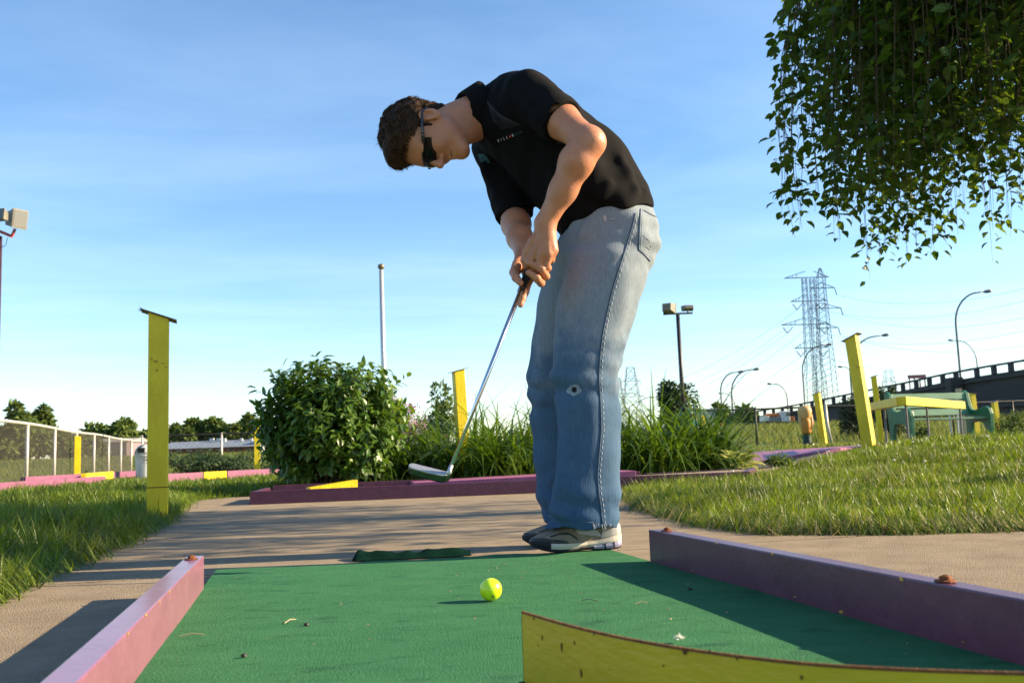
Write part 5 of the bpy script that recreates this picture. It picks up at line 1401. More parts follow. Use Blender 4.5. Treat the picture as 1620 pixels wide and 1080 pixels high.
# left (upper) hand: back of the hand to the camera
LH = dict(
    palm=[(U(862, 358, 2.555), U(848, 396, 2.552)), (U(864, 358, 2.553), U(858, 401, 2.545)), (U(866, 358, 2.553), U(868, 402, 2.545)), (U(868, 358, 2.556), U(876, 396, 2.552))],
    fing=[fch((847, 396, 2.550), (838, 412, 2.552), (832, 420, 2.575), (836, 416, 2.605)),
          fch((857, 402, 2.542), (852, 419, 2.550), (843, 424, 2.580), (842, 416, 2.612)),
          fch((868, 403, 2.543), (864, 420, 2.553), (853, 424, 2.590), (850, 412, 2.615)),
          fch((876, 397, 2.552), (872, 411, 2.560), (860, 416, 2.595), (856, 404, 2.618))],
    thumb=fch((856, 366, 2.560), (843, 381, 2.555), (834, 397, 2.562), (828, 412, 2.568)))
RH = dict(
    palm=[(U(830, 400, 2.70), U(848, 420, 2.652)), (U(828, 402, 2.70), U(843, 433, 2.650)), (U(826, 402, 2.695), U(836, 444, 2.645)), (U(823, 404, 2.68), U(818, 428, 2.635))],
    fing=[fch((836, 445, 2.645), (831, 462, 2.632), (826.5, 473, 2.620), (823.5, 482, 2.612)),
          fch((843, 435, 2.650), (856, 448, 2.595), (850, 440, 2.550), (836, 431, 2.549)),
          fch((849, 424, 2.650), (864, 437, 2.595), (857, 426, 2.547), (837, 416, 2.548)),
          fch((852, 414, 2.650), (867, 424, 2.600), (862, 413, 2.552), (848, 407, 2.549))],
    thumb=fch((819, 418, 2.640), (813, 431, 2.600), (816, 439, 2.575), (823, 447, 2.563)))
def hand_sdf(P, Hd, rf=(.0115, .0108, .0098, .0086)):
    d = None
    for a, b in Hd['palm']:
        c = cone(P, a, b, .0165, .0135); d = c if d is None else smin(d, c, .012)
    for i, fc in enumerate(Hd['fing']):
        k = .92 if i == 3 else 1.0; f = chain_sdf(P, fc, [r_*k for r_ in rf], .004); d = smin(d, f, .0035)
    d = smin(d, chain_sdf(P, Hd['thumb'], [.0165, .0125, .0112, .0095], .006), .007)
    return d
vL = unit(EL-WL)
def arm_sdf(P):
    # near arm: upper arm, elbow, forearm with muscle belly
    d = chain_sdf(P, [SLh, SLh*.45+EL*.55, EL], [.052, .046, .039], .03)
    d = smin(d, ell(P, EL+np.array((.008, .002, .004)), (.025, .026, .027)), .03)
    m1 = EL*.76+WL*.24+np.array((-.006, -.006, 0)); m2 = EL*.42+WL*.58
    d = smin(d, chain_sdf(P, [EL, m1, m2, WL], [.040, .043, .034, .0275], .03), .022)
    d = smin(d, cone(P, WL, U(864, 372, 2.553), .027, .022), .015)
    d2 = chain_sdf(P, [SRh, SRh*.4+ER*.6, ER], [.048, .044, .039], .03)
    d2 = smin(d2, chain_sdf(P, [ER, ER*.7+WR*.3, ER*.35+WR*.65, WR], [.038, .041, .034, .028], .03), .02)
    return np.minimum(d, d2)
def body_sdf(P):
    d = bounded(head_sdf, P, HO-.19, HO+.19)
    nk = cone(P, hp_(-.030, -.060, 0), neck0, .054, .064); nk = smin(nk, cone(P, hp_(.02, -.100, 0), neck0+np.array((0, 0, -.035)), .034, .045), .03)
    d = smin(d, nk, .022)
    t = chain_sdf(P, tors, [r_-.04 for r_ in trs], .05, YA, 1.2); d = smin(d, t, .03)
    d = smin(d, cone(P, SLh, neck0, .036, .045), .02); d = smin(d, cone(P, SRh, neck0, .036, .045), .02)
    d = smin(d, bounded(arm_sdf, P, (-.12, 2.38, .70), (.40, 3.14, 1.42)), .02)
    d = smin(d, bounded(lambda Q: hands_sdf(Q), P, (-.10, 2.45, .60), (.22, 2.80, 1.02)), .011)
    # legs inside the trousers
    return np.minimum(d, bounded(legs_sdf, P, (-.05, 2.5, -.1), (.5, 3.2, 1.05)))
def hands_sdf(P):
    hl = hand_sdf(P, LH); hr = hand_sdf(P, RH)
    # tendons and knuckles of the near hand
    for (a, b) in LH['palm']:
        ta = a*.55+b*.45+np.array((0, -.0125, 0)); tb_ = b+np.array((0, -.0105, .004)); hl = smin(hl, cone(P, ta, tb_, .0022, .0040), .005)
    return np.minimum(hl, hr)
def legs_sdf(P):
    d = chain_sdf(P, [hipN, U(930, 545, 2.73), U(927, 700, 2.71), U(932, 815, 2.71)], [.08, .062, .05, .03], .03)
    d = smin(d, chain_sdf(P, [hipF, U(895, 545, 2.97), U(888, 700, 2.99), U(900, 805, 3.02)], [.08, .062, .05, .03], .03), .04)
    return smin(d, cone(P, tors[0], tors[1], .09, .09), .04)
import time; _t0 = time.time()
body = sdf_obj('body', body_sdf, (-.36, 2.42, -.01), (.50, 3.14, 1.42), .0036, m_skin, man, .008)
# little raised lids: eyes (behind the glasses), lips tint
m_lip = mat('lip', (.36, .13, .09), rough=.5)

MB().tube([hp_(.0885, -.0875, -.014), hp_(.0915, -.0880, 0), hp_(.0885, -.0873, .013), hp_(.0815, -.0862, .025)], [.0009, .0014, .0014, .0008], 6).build('mouth', mat('mouth_line', (.13, .04, .03), rough=.6), man, smooth=True)
# ---- jeans
def jeans_raw(P):
    near = chain_sdf(P, [U(978, 385, 2.775), U(957, 440, 2.755), U(941, 490, 2.74), U(931, 545, 2.725), U(925, 600, 2.712), U(928, 660, 2.708), U(928, 720, 2.705), U(925, 780, 2.70), U(921, 838, 2.695)],
                     [.112, .112, .107, .096, .0845, .0765, .0760, .0815, .0900], .04)
    farl = chain_sdf(P, [U(946, 385, 2.94), U(921, 440, 2.955), U(906, 490, 2.965), U(893.5, 545, 2.975), U(882, 600, 2.985), U(885, 660, 2.99), U(890, 720, 2.995), U(897, 780, 3.00), U(906, 822, 3.00)],
                     [.110, .112, .105, .098, .090, .083, .080, .079, .082], .04)
    kk = .003+.030*S((P[:, 2]-.66)/.14)
    d = smin(near, farl, kk)
    d = smin(d, ell(P, U(990, 374, 2.80), (.100, .105, .105)), .05); d = smin(d, ell(P, U(978, 374, 2.93), (.100, .105, .105)), .05)
    d = smin(d, cone(P, U(963, 345, 2.86), U(958, 385, 2.86), .130, .135, YA, 1.28), .05)
    return d
folds = [  # (px0,py0,px1,py1,depth,width,height): ridges running across the cloth
    (884, 588, 940, 560, 2.66, .016, .009), (900, 607, 962, 588, 2.66, .013, .007), (880, 560, 905, 585, 2.66, .02, .006),
    (965, 560, 985, 545, 2.68, .012, .006), (950, 600, 975, 585, 2.66, .012, .006), (948, 628, 972, 622, 2.66, .012, .005),
    (880, 812, 940, 822, 2.63, .013, .007), (915, 790, 962, 806, 2.63, .013, .007), (940, 770, 972, 795, 2.66, .012, .006),
    (870, 795, 905, 760, 2.64, .016, .006), (900, 350, 955, 362, 2.70, .012, .006), (890, 385, 940, 362, 2.70, .012, .006),
    (1000, 430, 1025, 410, 2.74, .010, .007), (985, 445, 1015, 432, 2.72, .010, .006), (905, 650, 890, 760, 2.63, .014, .007), (935, 640, 935, 780, 2.63, .012, .005),
    (840, 610, 870, 600, 2.91, .014, .007), (845, 640, 870, 628, 2.91, .014, .006), (852, 770, 885, 750, 2.92, .014, .006), (858, 800, 890, 790, 2.92, .014, .006)]
folds = [(U(a, b_, d), U(c, e_, d), w_, h_) for a, b_, c, e_, d, w_, h_ in [q[:6]+(q[6]*1.45,) for q in folds]]
hemN = U(968, 838, 2.70), U(868, 826, 2.68)
def jeans_sdf(P):
    d = jeans_raw(P)
    lower = S((.62-P[:, 2])/.35)
    d = d-.0080*waves(P, 26, 3, 6, (1, 1, .30))*(.35+.65*lower)-.0024*waves(P, 70, 4, 6, (1, 1, .6))
    kz = np.exp(-((P[:, 2]-.47)/.07)**2)+np.exp(-((P[:, 2]-.09)/.07)**2)+.7*np.exp(-((P[:, 2]-.88)/.07)**2)
    d = d-.0060*kz*waves(P, 55, 9, 6, (.6, .6, 1.3))
    for a, b, w_, h_ in folds:
        m = (np.abs(P-((a+b)/2).astype(P.dtype)) < (np.abs(b-a)/2+w_*4).astype(P.dtype)).all(1)
        if m.any(): q = cone(P[m], a, b, 0, 0); d[m] -= h_*np.exp(-(q/(w_*1.5))**2)
    # waist and hems
    d = np.maximum(d, P[:, 2]-1.005)
    nearmask = P[:, 1] < 2.85
    hz = np.where(nearmask, .066+.06*np.clip(-(P[:, 0]-.20), -.1, .12)*.35+.004*np.sin(P[:, 0]*60), .060+.004*np.sin(P[:, 0]*50))
    d = np.maximum(d, hz-P[:, 2])
    return d
mj = bpy.data.materials.new('denim'); mj.use_nodes = True; t_ = mj.node_tree; pb = t_.nodes['Principled BSDF']
pb.inputs['Roughness'].default_value = .9; pb.inputs['Specular IOR Level'].default_value = .15
tcn = N(t_, 'ShaderNodeTexCoord'); sp = N(t_, 'ShaderNodeSeparateXYZ'); t_.links.new(tcn.outputs['Object'], sp.inputs[0])
rp = N(t_, 'ShaderNodeValToRGB'); rp.color_ramp.elements[0].position = .05; rp.color_ramp.elements[0].color = (.036, .080, .150, 1)
rp.color_ramp.elements[1].position = .98; rp.color_ramp.elements[1].color = (.19, .225, .255, 1)
e1 = rp.color_ramp.elements.new(.45); e1.color = (.062, .112, .178, 1); e2 = rp.color_ramp.elements.new(.66); e2.color = (.165, .205, .245, 1)
ns = N(t_, 'ShaderNodeTexNoise'); ns.inputs['Scale'].default_value = 7; ns.inputs['Detail'].default_value = 8; ns.inputs['Roughness'].default_value = .65
t_.links.new(tcn.outputs['Object'], ns.inputs['Vector'])
ad = N(t_, 'ShaderNodeMath', operation='MULTIPLY_ADD'); ad.inputs[1].default_value = .75; t_.links.new(ns.outputs['Fac'], ad.inputs[0]); 
ad2 = N(t_, 'ShaderNodeMath', operation='ADD'); ad2.inputs[1].default_value = -.37
t_.links.new(sp.outputs['Z'], ad.inputs[2]); t_.links.new(ad.outputs[0], ad2.inputs[0]); t_.links.new(ad2.outputs[0], rp.inputs[0])
mpw = N(t_, 'ShaderNodeMapping'); mpw.inputs['Scale'].default_value = (260, 260, 40); t_.links.new(tcn.outputs['Object'], mpw.inputs[0])
nw = N(t_, 'ShaderNodeTexNoise'); nw.inputs['Scale'].default_value = 1.0; nw.inputs['Detail'].default_value = 3; t_.links.new(mpw.outputs[0], nw.inputs['Vector'])
rw = N(t_, 'ShaderNodeMapRange'); rw.inputs['To Min'].default_value = .66; rw.inputs['To Max'].default_value = 1.34; t_.links.new(nw.outputs['Fac'], rw.inputs[0])
mx = N(t_, 'ShaderNodeVectorMath', operation='SCALE'); t_.links.new(rp.outputs[0], mx.inputs[0]); t_.links.new(rw.outputs[0], mx.inputs['Scale']); t_.links.new(mx.outputs[0], pb.inputs['Base Color'])
bpn = N(t_, 'ShaderNodeBump'); bpn.inputs['Strength'].default_value = .35; bpn.inputs['Distance'].default_value = .003; t_.links.new(nw.outputs['Fac'], bpn.inputs['Height']); t_.links.new(bpn.outputs[0], pb.inputs['Normal'])
jeans = sdf_obj('jeans', jeans_sdf, (-.03, 2.54, .02), (.50, 3.14, 1.03), .0042, mj, man, .014)
jeans['label'] = 'faded blue jeans with a torn knee'
m_seam = mat('denim_dark', (.030, .055, .095), (.05, .08, .13), rough=.9, scale=60); m_stitch = mat('pale_stitch', (.30, .34, .38), (.40, .43, .46), rough=.9); m_fray = mat('frayed_white', (.26, .30, .34), (.36, .39, .42), rough=.95)
def onto(f, pts, n=None, off=.0):
    pts = np.array(pts, float)
    if n:
        c = np.concatenate(([0], np.cumsum(np.linalg.norm(np.diff(pts, axis=0), axis=1)))); s = np.linspace(0, c[-1], n); pts = np.stack((np.interp(s, c, pts[:, 0]), np.interp(s, c, pts[:, 1])), 1)
    return [h_+np.array((0, -off, 0)) for h_ in (hit(f, *p) for p in pts) if h_ is not None]
seam = [(1005, 338), (999, 362), (990, 392), (979, 425), (969, 458), (960, 495), (953, 530), (949, 565), (947, 600), (950, 640), (951, 680), (948, 715), (945, 750), (947, 780), (951, 805), (953, 828)]
sp_ = onto(jeans_sdf, seam, 60)
MB().tube(sp_, .0030, 6).build('side_seam', m_seam, jeans, smooth=True)
mb = MB()
s2 = onto(jeans_sdf, [(x+4.5, y) for x, y in seam], 110, .0004)
for i in range(0, len(s2)-1, 2): mb.tube([s2[i], s2[i+1]], .0011, 4)
mb.build('stitching', m_stitch, jeans)['kind'] = 'stuff'
mb = MB(); pk = [(1013, 331), (1012, 350), (1011, 375), (1010, 395), (1019, 403), (1028, 413)]
pkp = onto(jeans_sdf, pk, 30, .0002); MB().tube(pkp, .0026, 6).build('pocket_edge', m_seam, jeans, smooth=True)
pkp = onto(jeans_sdf, [(1018, 333), (1030, 340), (1045, 346)], 14, .0002); MB().tube(pkp, .0022, 6).build('pocket_edge', m_seam, jeans, smooth=True)
s3 = onto(jeans_sdf, [(x+4, y) for x, y in pk[:-1]]+[(1031, 408)], 60, .0004); mb = MB()
for i in range(0, len(s3)-1, 2): mb.tube([s3[i], s3[i+1]], .0010, 4)
s3 = onto(jeans_sdf, [(1017, 372), (1028, 383), (1038, 384), (1046, 379)], 40, .0004)
for i in range(0, len(s3)-1, 2): mb.tube([s3[i], s3[i+1]], .0010, 4)
# hem stitching of the near leg
s3 = onto(jeans_sdf, [(868, 819), (885, 822), (905, 826), (925, 829), (940, 830)], 60, .0004)
for i in range(0, len(s3)-1, 2): mb.tube([s3[i]+np.array((0, 0, .006)), s3[i+1]+np.array((0, 0, .006))], .0011, 4)
mb.build('stitching', m_stitch, jeans)['kind'] = 'stuff'
def patch(parent, f, ring, m, name, off=.0012, lab=None):
    """thin patch lying on the cloth: ring of pixels projected to the surface"""
    P = onto(f, ring, None, off); c = sum(P)/len(P); cpx = np.mean(np.array(ring), 0); c = hit(f, *cpx)+np.array((0, -off-.0006, 0)); n = len(P)
    o = MB().add(P+[c], [(i, (i+1) % n, n) for i in range(n)]).build(name, m, parent, fix=False)
    if lab: o['label'] = lab
    return o
r = np.random.default_rng(8)
def blob(cx, cy, rx, ry, k=14, j=.28): return [(cx+math.cos(a)*rx*(1+r.uniform(-j, j)), cy+math.sin(a)*ry*(1+r.uniform(-j, j))) for a in np.linspace(0, 2*PI, k+1)[:-1]]
patch(jeans, jeans_sdf, blob(957, 345, 2.6, 6), mat('bleached_denim', (.36, .33, .33), (.42, .38, .38), rough=.95), 'worn_patch')
patch(jeans, jeans_sdf, blob(909, 617, 10.5, 9), mat('worn_denim', (.20, .27, .34), (.30, .36, .42), rough=.95, scale=90), 'worn_patch')
patch(jeans, jeans_sdf, blob(908.5, 616.5, 4.6, 5.8, 12, .4), mat('tear_dark', (.012, .012, .016), rough=1), 'knee_tear', .0026)
mb = MB()
for _ in range(34):
    a = r.uniform(0, 2*PI); q = r.uniform(.8, 1.5); x0, y0 = 908.5+math.cos(a)*4.5, 616.5+math.sin(a)*5.5
    p0 = hit(jeans_sdf, x0, y0)+np.array((0, -.003, 0)); p1 = hit(jeans_sdf, x0+math.cos(a+r.normal(0, .6))*4*q-.5, y0+math.sin(a+r.normal(0, .6))*4*q+.8)+np.array((0, -.0035, 0)); mb.tube([p0, p1], .0006, 4)
for (x0, y0, x1, y1) in ((962, 347, 972, 347), (1024, 378, 1030, 392), (1026, 385, 1032, 380), (1022, 390, 1028, 396), (838, 596, 833, 606), (835, 603, 842, 602)):
    p0 = hit(jeans_sdf, x0, y0); p1 = hit(jeans_sdf, x1, y1)
    if p0 is None or p1 is None: continue
    p0 = p0+np.array((0, -.002, 0)); p1 = p1+np.array((0, -.002, 0))
    if np.linalg.norm(p1-p0) < .08: mb.tube([p0, (p0+p1)/2+np.array((0, -.001, .0005)), p1], .0007, 4)
# frayed threads at the heel side of the hem
for px in (938, 941, 945, 947, 952, 956, 959, 964, 967):
    p0 = hit(jeans_sdf, px, 828)
    if p0 is None: continue
    p1 = p0+np.array((r.normal(0, .003), -.001, -r.uniform(.004, .016))); mb.tube([p0, p1], .0006, 4)
mb.build('frayed_threads', m_fray, jeans)['kind'] = 'stuff'

# ---- shirt
slN_end = SLh*.43+EL*.57; slF_end = SRh*-.02+ER*1.02
axN = unit(EL-SLh); axF = unit(ER-SRh)
hemA, hemB = U(1048, 331, 2.86), U(878, 374, 2.86); hn = np.cross(unit(hemB-hemA), YA); hn = unit(hn)
if hn @ (tors[-1]-hemA) > 0: hn = -hn
sfolds = [(985, 250, 1005, 300, 2.70, .012, .008), (1005, 265, 960, 320, 2.70, .012, .007), (1015, 290, 985, 330, 2.69, .010, .007), (965, 290, 945, 330, 2.66, .012, .007), (940, 250, 930, 300, 2.66, .014, .006),
          (850, 128, 880, 182, 2.62, .010, .006), (868, 150, 905, 176, 2.61, .010, .006), (755, 255, 790, 300, 2.95, .014, .008), (770, 290, 815, 330, 2.9, .012, .006), (820, 150, 862, 200, 2.60, .012, .005),
          (760, 200, 790, 260, 2.78, .016, .006), (1025, 300, 1000, 330, 2.74, .010, .006), (880, 300, 930, 335, 2.68, .014, .006), (900, 190, 960, 235, 2.78, .016, .006)]
sfolds = [(U(a, b_, d), U(c, e_, d), w_, h_) for a, b_, c, e_, d, w_, h_ in sfolds]
def torso_sdf(P):
    d = chain_sdf(P, tors, trs, .06, YA, 1.30)
    d = smin(d, cone(P, SLh+np.array((-.004, .02, -.006)), tors[-1], .074, .10), .05); d = smin(d, cone(P, SRh+np.array((0, -.02, 0)), tors[-1]+np.array((-.02, 0, -.02)), .070, .10), .05)
    d = smin(d, cone(P, neck0+np.array((.03, 0, .0)), tors[-1], .075, .10), .04)
    d = smin(d, ell(P, U(815, 160, 2.82), (.075, .12, .075)), .05)
    d = smin(d, ell(P, U(940, 262, 2.86), (.095, .15, .085)), .05)        # loose back of the shirt
    return d
def shirt_sdf(P):
    d = torso_sdf(P)
    n1 = cone(P, SLh, slN_end, .071, .066); n1 = np.maximum(n1, (P-slN_end) @ axN-.004)
    n2 = cone(P, SRh, slF_end, .066, .061); n2 = np.maximum(n2, (P-slF_end) @ axF-.004)
    d = np.maximum(d, (P-hemA) @ hn)
    d = smin(d, n1, .022); d = smin(d, n2, .022)
    d = d-.0035*waves(P, 32, 13, 5)-.0018*waves(P, 80, 14, 5)
    lowb = S(((P-tors[2]) @ unit(tors[0]-tors[-1]))/.12)
    d = d-.0055*lowb*waves(P, 42, 15, 6)
    for a, b, w_, h_ in sfolds:
        m = (np.abs(P-((a+b)/2).astype(P.dtype)) < (np.abs(b-a)/2+w_*4).astype(P.dtype)).all(1)
        if m.any(): q = cone(P[m], a, b, 0, 0); d[m] -= h_*np.exp(-(q/(w_*1.5))**2)
    # crisp ends
    d = np.maximum(d, np.where(((P-SLh) @ axN > 0) & (np.linalg.norm(P-slN_end, axis=1) < .10) & (n1 < .02), (P-slN_end) @ axN-.004, -1))
    # neck opening
    nd = unit(HO-neck0); d = smax(d, -cone(P, neck0+nd*.035, neck0+nd*.2, .050, .062), .006)
    return d
shirt = sdf_obj('shirt', shirt_sdf, (-.26, 2.52, .72), (.50, 3.18, 1.44), .0042, m_shirt, man, .014)
shirt['label'] = 'black short-sleeved polo shirt'
# collar standing round the neck and folding over
nd = unit(U(705, 188, 2.80)-neck0); ref = unit(np.cross(nd, YA)); rf2 = np.cross(nd, ref)
C0 = neck0+nd*.018; rows = []
for (dr, dz) in ((.056, .0), (.058, .028), (.062, .040), (.069, .040), (.076, .026), (.086, .0), (.094, -.022), (.090, -.024), (.080, -.008), (.070, .020)):
    row = []
    for k in range(48):
        a = 2*PI*k/48; lift = 1+.12*math.sin(a*2+.4)
        row.append(C0+(ref*math.cos(a)*dr*1.0+rf2*math.sin(a)*dr*1.06)+nd*(dz*lift+.0012*math.sin(a*13)))
    rows.append(row)
MB().grid(rows, closed_u=True).build('collar', m_shirt, shirt, smooth=True)
m_teal = mat('teal_lining', (.015, .07, .10), (.025, .10, .14), rough=.8)
patch(shirt, shirt_sdf, [(742, 250), (755, 244), (766, 244), (772, 251), (775, 258), (760, 257)], m_teal, 'lining_patch', .002)
mb = MB(); m_pin = mat('pinstripe_grey', (.045, .045, .05), rough=.9)
for k in range(13):
    x0, y0 = 772+k*1.5-2, 158+k*1.9; x1, y1 = 783+k*3.4, 208-k*.8
    if k < 3: x1, y1 = x0+12+k, y0+36
    P_ = onto(shirt_sdf, [(x0, y0), (x1, y1)], 7, .0003); mb.tube(P_, .0008, 4)
mb.build('pinstripes', m_pin, shirt)['kind'] = 'stuff'
m_let = mat('lettering_white', (.55, .55, .55), rough=.8); m_letr = mat('lettering_red', (.45, .05, .03), rough=.8); m_lett = mat('lettering_teal', (.025, .06, .075), rough=.8)
def letter(ch, px, py, size, ang, material):
    cu = bpy.data.curves.new('letter', 'FONT'); cu.body = ch; cu.size = size; cu.align_x = 'CENTER'; cu.align_y = 'CENTER'; cu.extrude = .0004
    o = bpy.data.objects.new('letter', cu); COL.objects.link(o); dg = bpy.context.evaluated_depsgraph_get(); me = bpy.data.meshes.new_from_object(o.evaluated_get(dg)); bpy.data.objects.remove(o)
    me.materials.clear(); me.materials.append(material)
    p, nn = hit(shirt_sdf, px, py, True); rt = unit(U(px+math.cos(ang)*8, py-math.sin(ang)*8, p[1])-U(px, py, p[1])); rt = unit(rt-nn*(rt@nn)); up = np.cross(nn, rt)
    ob = bpy.data.objects.new('lettering', me); COL.objects.link(ob); ob.parent = shirt; M = Matrix.Identity(4)
    q = p+nn*.0028-PB
    for i in range(3): M[i][0] = rt[i]; M[i][1] = up[i]; M[i][2] = nn[i]; M[i][3] = q[i]
    ob.matrix_basis = M
ang = math.atan2(222-208, 826-789)
for i, ch in enumerate('BILL^BONG'):
    px = 789.5+i*4.5; py = 222.5-i*1.75
    if ch == '^':
        p, nn = hit(shirt_sdf, px, py, True); rt = unit(np.array((1, 0, .35))-nn*(np.array((1, 0, .35))@nn)); up = np.cross(nn, rt)
        c = p+nn*.0028; MB().prism([c-rt*.004-up*.003, c+rt*.004-up*.003, c+up*.005], nn*.0006).build('triangle_mark', m_letr, shirt)
    else: letter(ch, px, py, .0115, ang, m_let if i < 4 else (m_let if i == 5 else m_lett))

# ---- hair
def hair_shape(P):
    q = ((P-HO) @ HR).astype(P.dtype); sm = q.copy(); sm[:, 2] = np.abs(sm[:, 2])
    d = ell(q, (-.014, .030, 0), (.108, .100, .0845))
    d = smin(d, ell(q, (.052, .070, 0), (.050, .046, .058)), .03)        # fringe pushed forward
    d = smin(d, ell(q, (-.052, -.030, 0), (.050, .056, .066)), .02)
    d = d-.004*waves(P, 95, 31, 7)-.0025*waves(P, 210, 32, 7)
    # hairline: forehead, temple, ear, nape
    d = smax(d, (q[:, 0]-.010)*.80-(q[:, 1]-.005)*.95-.010, .006)        # front: keep what is above the slanted line
    low = -.032-.048*S((-.02-q[:, 0])/.05)
    d = smax(d, low-q[:, 1], .006)
    # sideburn in front of the ear
    sb_ = cone(sm, (.012, .0, .068), (.014, -.036, .065), .012, .005); d = smin(d, sb_, .006)
    ear = ell(sm, (-.013, -.034, .084), (.024, .032, .024)); d = smax(d, -ear, .004)
    return d
m_hair = mat('brown_hair', (.012, .006, .003), (.055, .027, .011), rough=.6, scale=60, spec=.12, bump=.8, bscale=240, stretch=(1, 1, 1))
hair = sdf_obj('hair', hair_shape, tuple(HO-.17), tuple(HO+.17), .003, m_hair, man, .012)
# strands
r = np.random.default_rng(55)
Vh, Qh = surface(hair_shape, HO-.17, HO+.17, .006, .012)
ii = r.choice(len(Vh), 5200); mbP = []; dP = []
qv = (Vh[ii]-HO) @ HR
outd = qv-np.array((-.012, .02, 0)); outd /= np.linalg.norm(outd, axis=1)[:, None]
flow = np.stack((.75*np.ones(len(ii)), -.15*np.ones(len(ii)), np.sign(qv[:, 2])*.15), 1)       # combed forwards
flow[qv[:, 0] < -.03] = np.array((-.3, -.9, 0)); flow[qv[:, 1] < .0] = np.array((-.35, -.9, 0))
dr_ = flow-outd*((flow*outd).sum(1))[:, None]; dr_ = dr_/np.linalg.norm(dr_, axis=1)[:, None]
dr_ = dr_+outd*r.uniform(.05, .45, (len(ii), 1))+r.normal(0, .22, (len(ii), 3)); dr_ /= np.linalg.norm(dr_, axis=1)[:, None]
L_ = r.uniform(.008, .024, len(ii))[:, None]
sd_ = np.cross(dr_, outd); sd_ /= np.linalg.norm(sd_, axis=1)[:, None]+1e-9
a0 = qv-outd*.002; Vs = np.stack((a0-sd_*.0010, a0+sd_*.0010, a0+dr_*L_*.6+outd*.001+sd_*.0007, a0+dr_*L_*.6+outd*.001-sd_*.0007, a0+dr_*L_-outd*L_*.12), 1)
Vw = HO+(Vs.reshape(-1, 3) @ HR.T); one = np.array([0, 1, 2, 3, 3, 2, 4])
m_strand = mat('hair_strand', (.018, .009, .004), (.11, .054, .021), rough=.5, spec=.15, island=True)
fastmesh('strands', Vw, ((np.arange(len(ii))*5)[:, None]+one[None]).ravel(), np.tile(np.array([4, 3]), len(ii)), m_strand, hair)['kind'] = 'stuff'

# ---- sunglasses
m_lens = mat('dark_lens', (.003, .003, .004), rough=.15, spec=.2); m_frame = mat('black_frame', (.010, .010, .012), (.02, .02, .024), rough=.3, spec=.6)
gl = bpy.data.objects.new('sunglasses', None); COL.objects.link(gl); gl.parent = man; BASE[gl] = PB
for sgn in (1, -1):
    rows = []
    for i in range(9):
        u = -1+2*i/8; row = []
        for j in range(7):
            v = -1+2*j/6; sx_ = sgn*(.035+.033*u); rad = 1-abs(v)**3*.15
            ff = .104-.030*max(0, (abs(sx_)-.012)/.052)**2*1.2-.004*v*v
            row.append(hp_(ff, -.022+.0225*v*(1-.25*max(0, u)**2)*(1 if v < 0 else .82), sx_*rad))
        rows.append(row)
    lens = MB().grid(rows); back = [[p-hf*.003 for p in row] for row in rows]; lens.grid(back)
    lo_ = lens.build('lens', m_lens, gl, smooth=True)
    edge = [rows[i][6] for i in range(9)]; MB().tube(edge, .0026, 6).build('brow_frame', m_frame, lo_, smooth=True)
    a = hp_(.075, -.012, sgn*.066); b_ = hp_(.02, -.010, sgn*.0805); c = hp_(-.02, -.012, sgn*.086); e_ = hp_(-.035, -.030, sgn*.084)
    MB().tube([a, b_, c, e_], [.0052, .0046, .0040, .003], 8).build('temple', m_frame, gl, smooth=True)
    for k in (.35, .55): MB().lathe(a*(1-k)+b_*k+hs*sgn*.0044, [(.0016, 0), (.0012, .0012)], 8, axis=hs*sgn).build('rivet', m_alu, gl)
MB().tube([hp_(.106, -.014, -.008), hp_(.109, -.012, 0), hp_(.106, -.014, .008)], .003, 6).build('bridge', m_frame, gl, smooth=True)
# lips tint as thin sliver and eyebrow hidden by the frame are left to the mesh

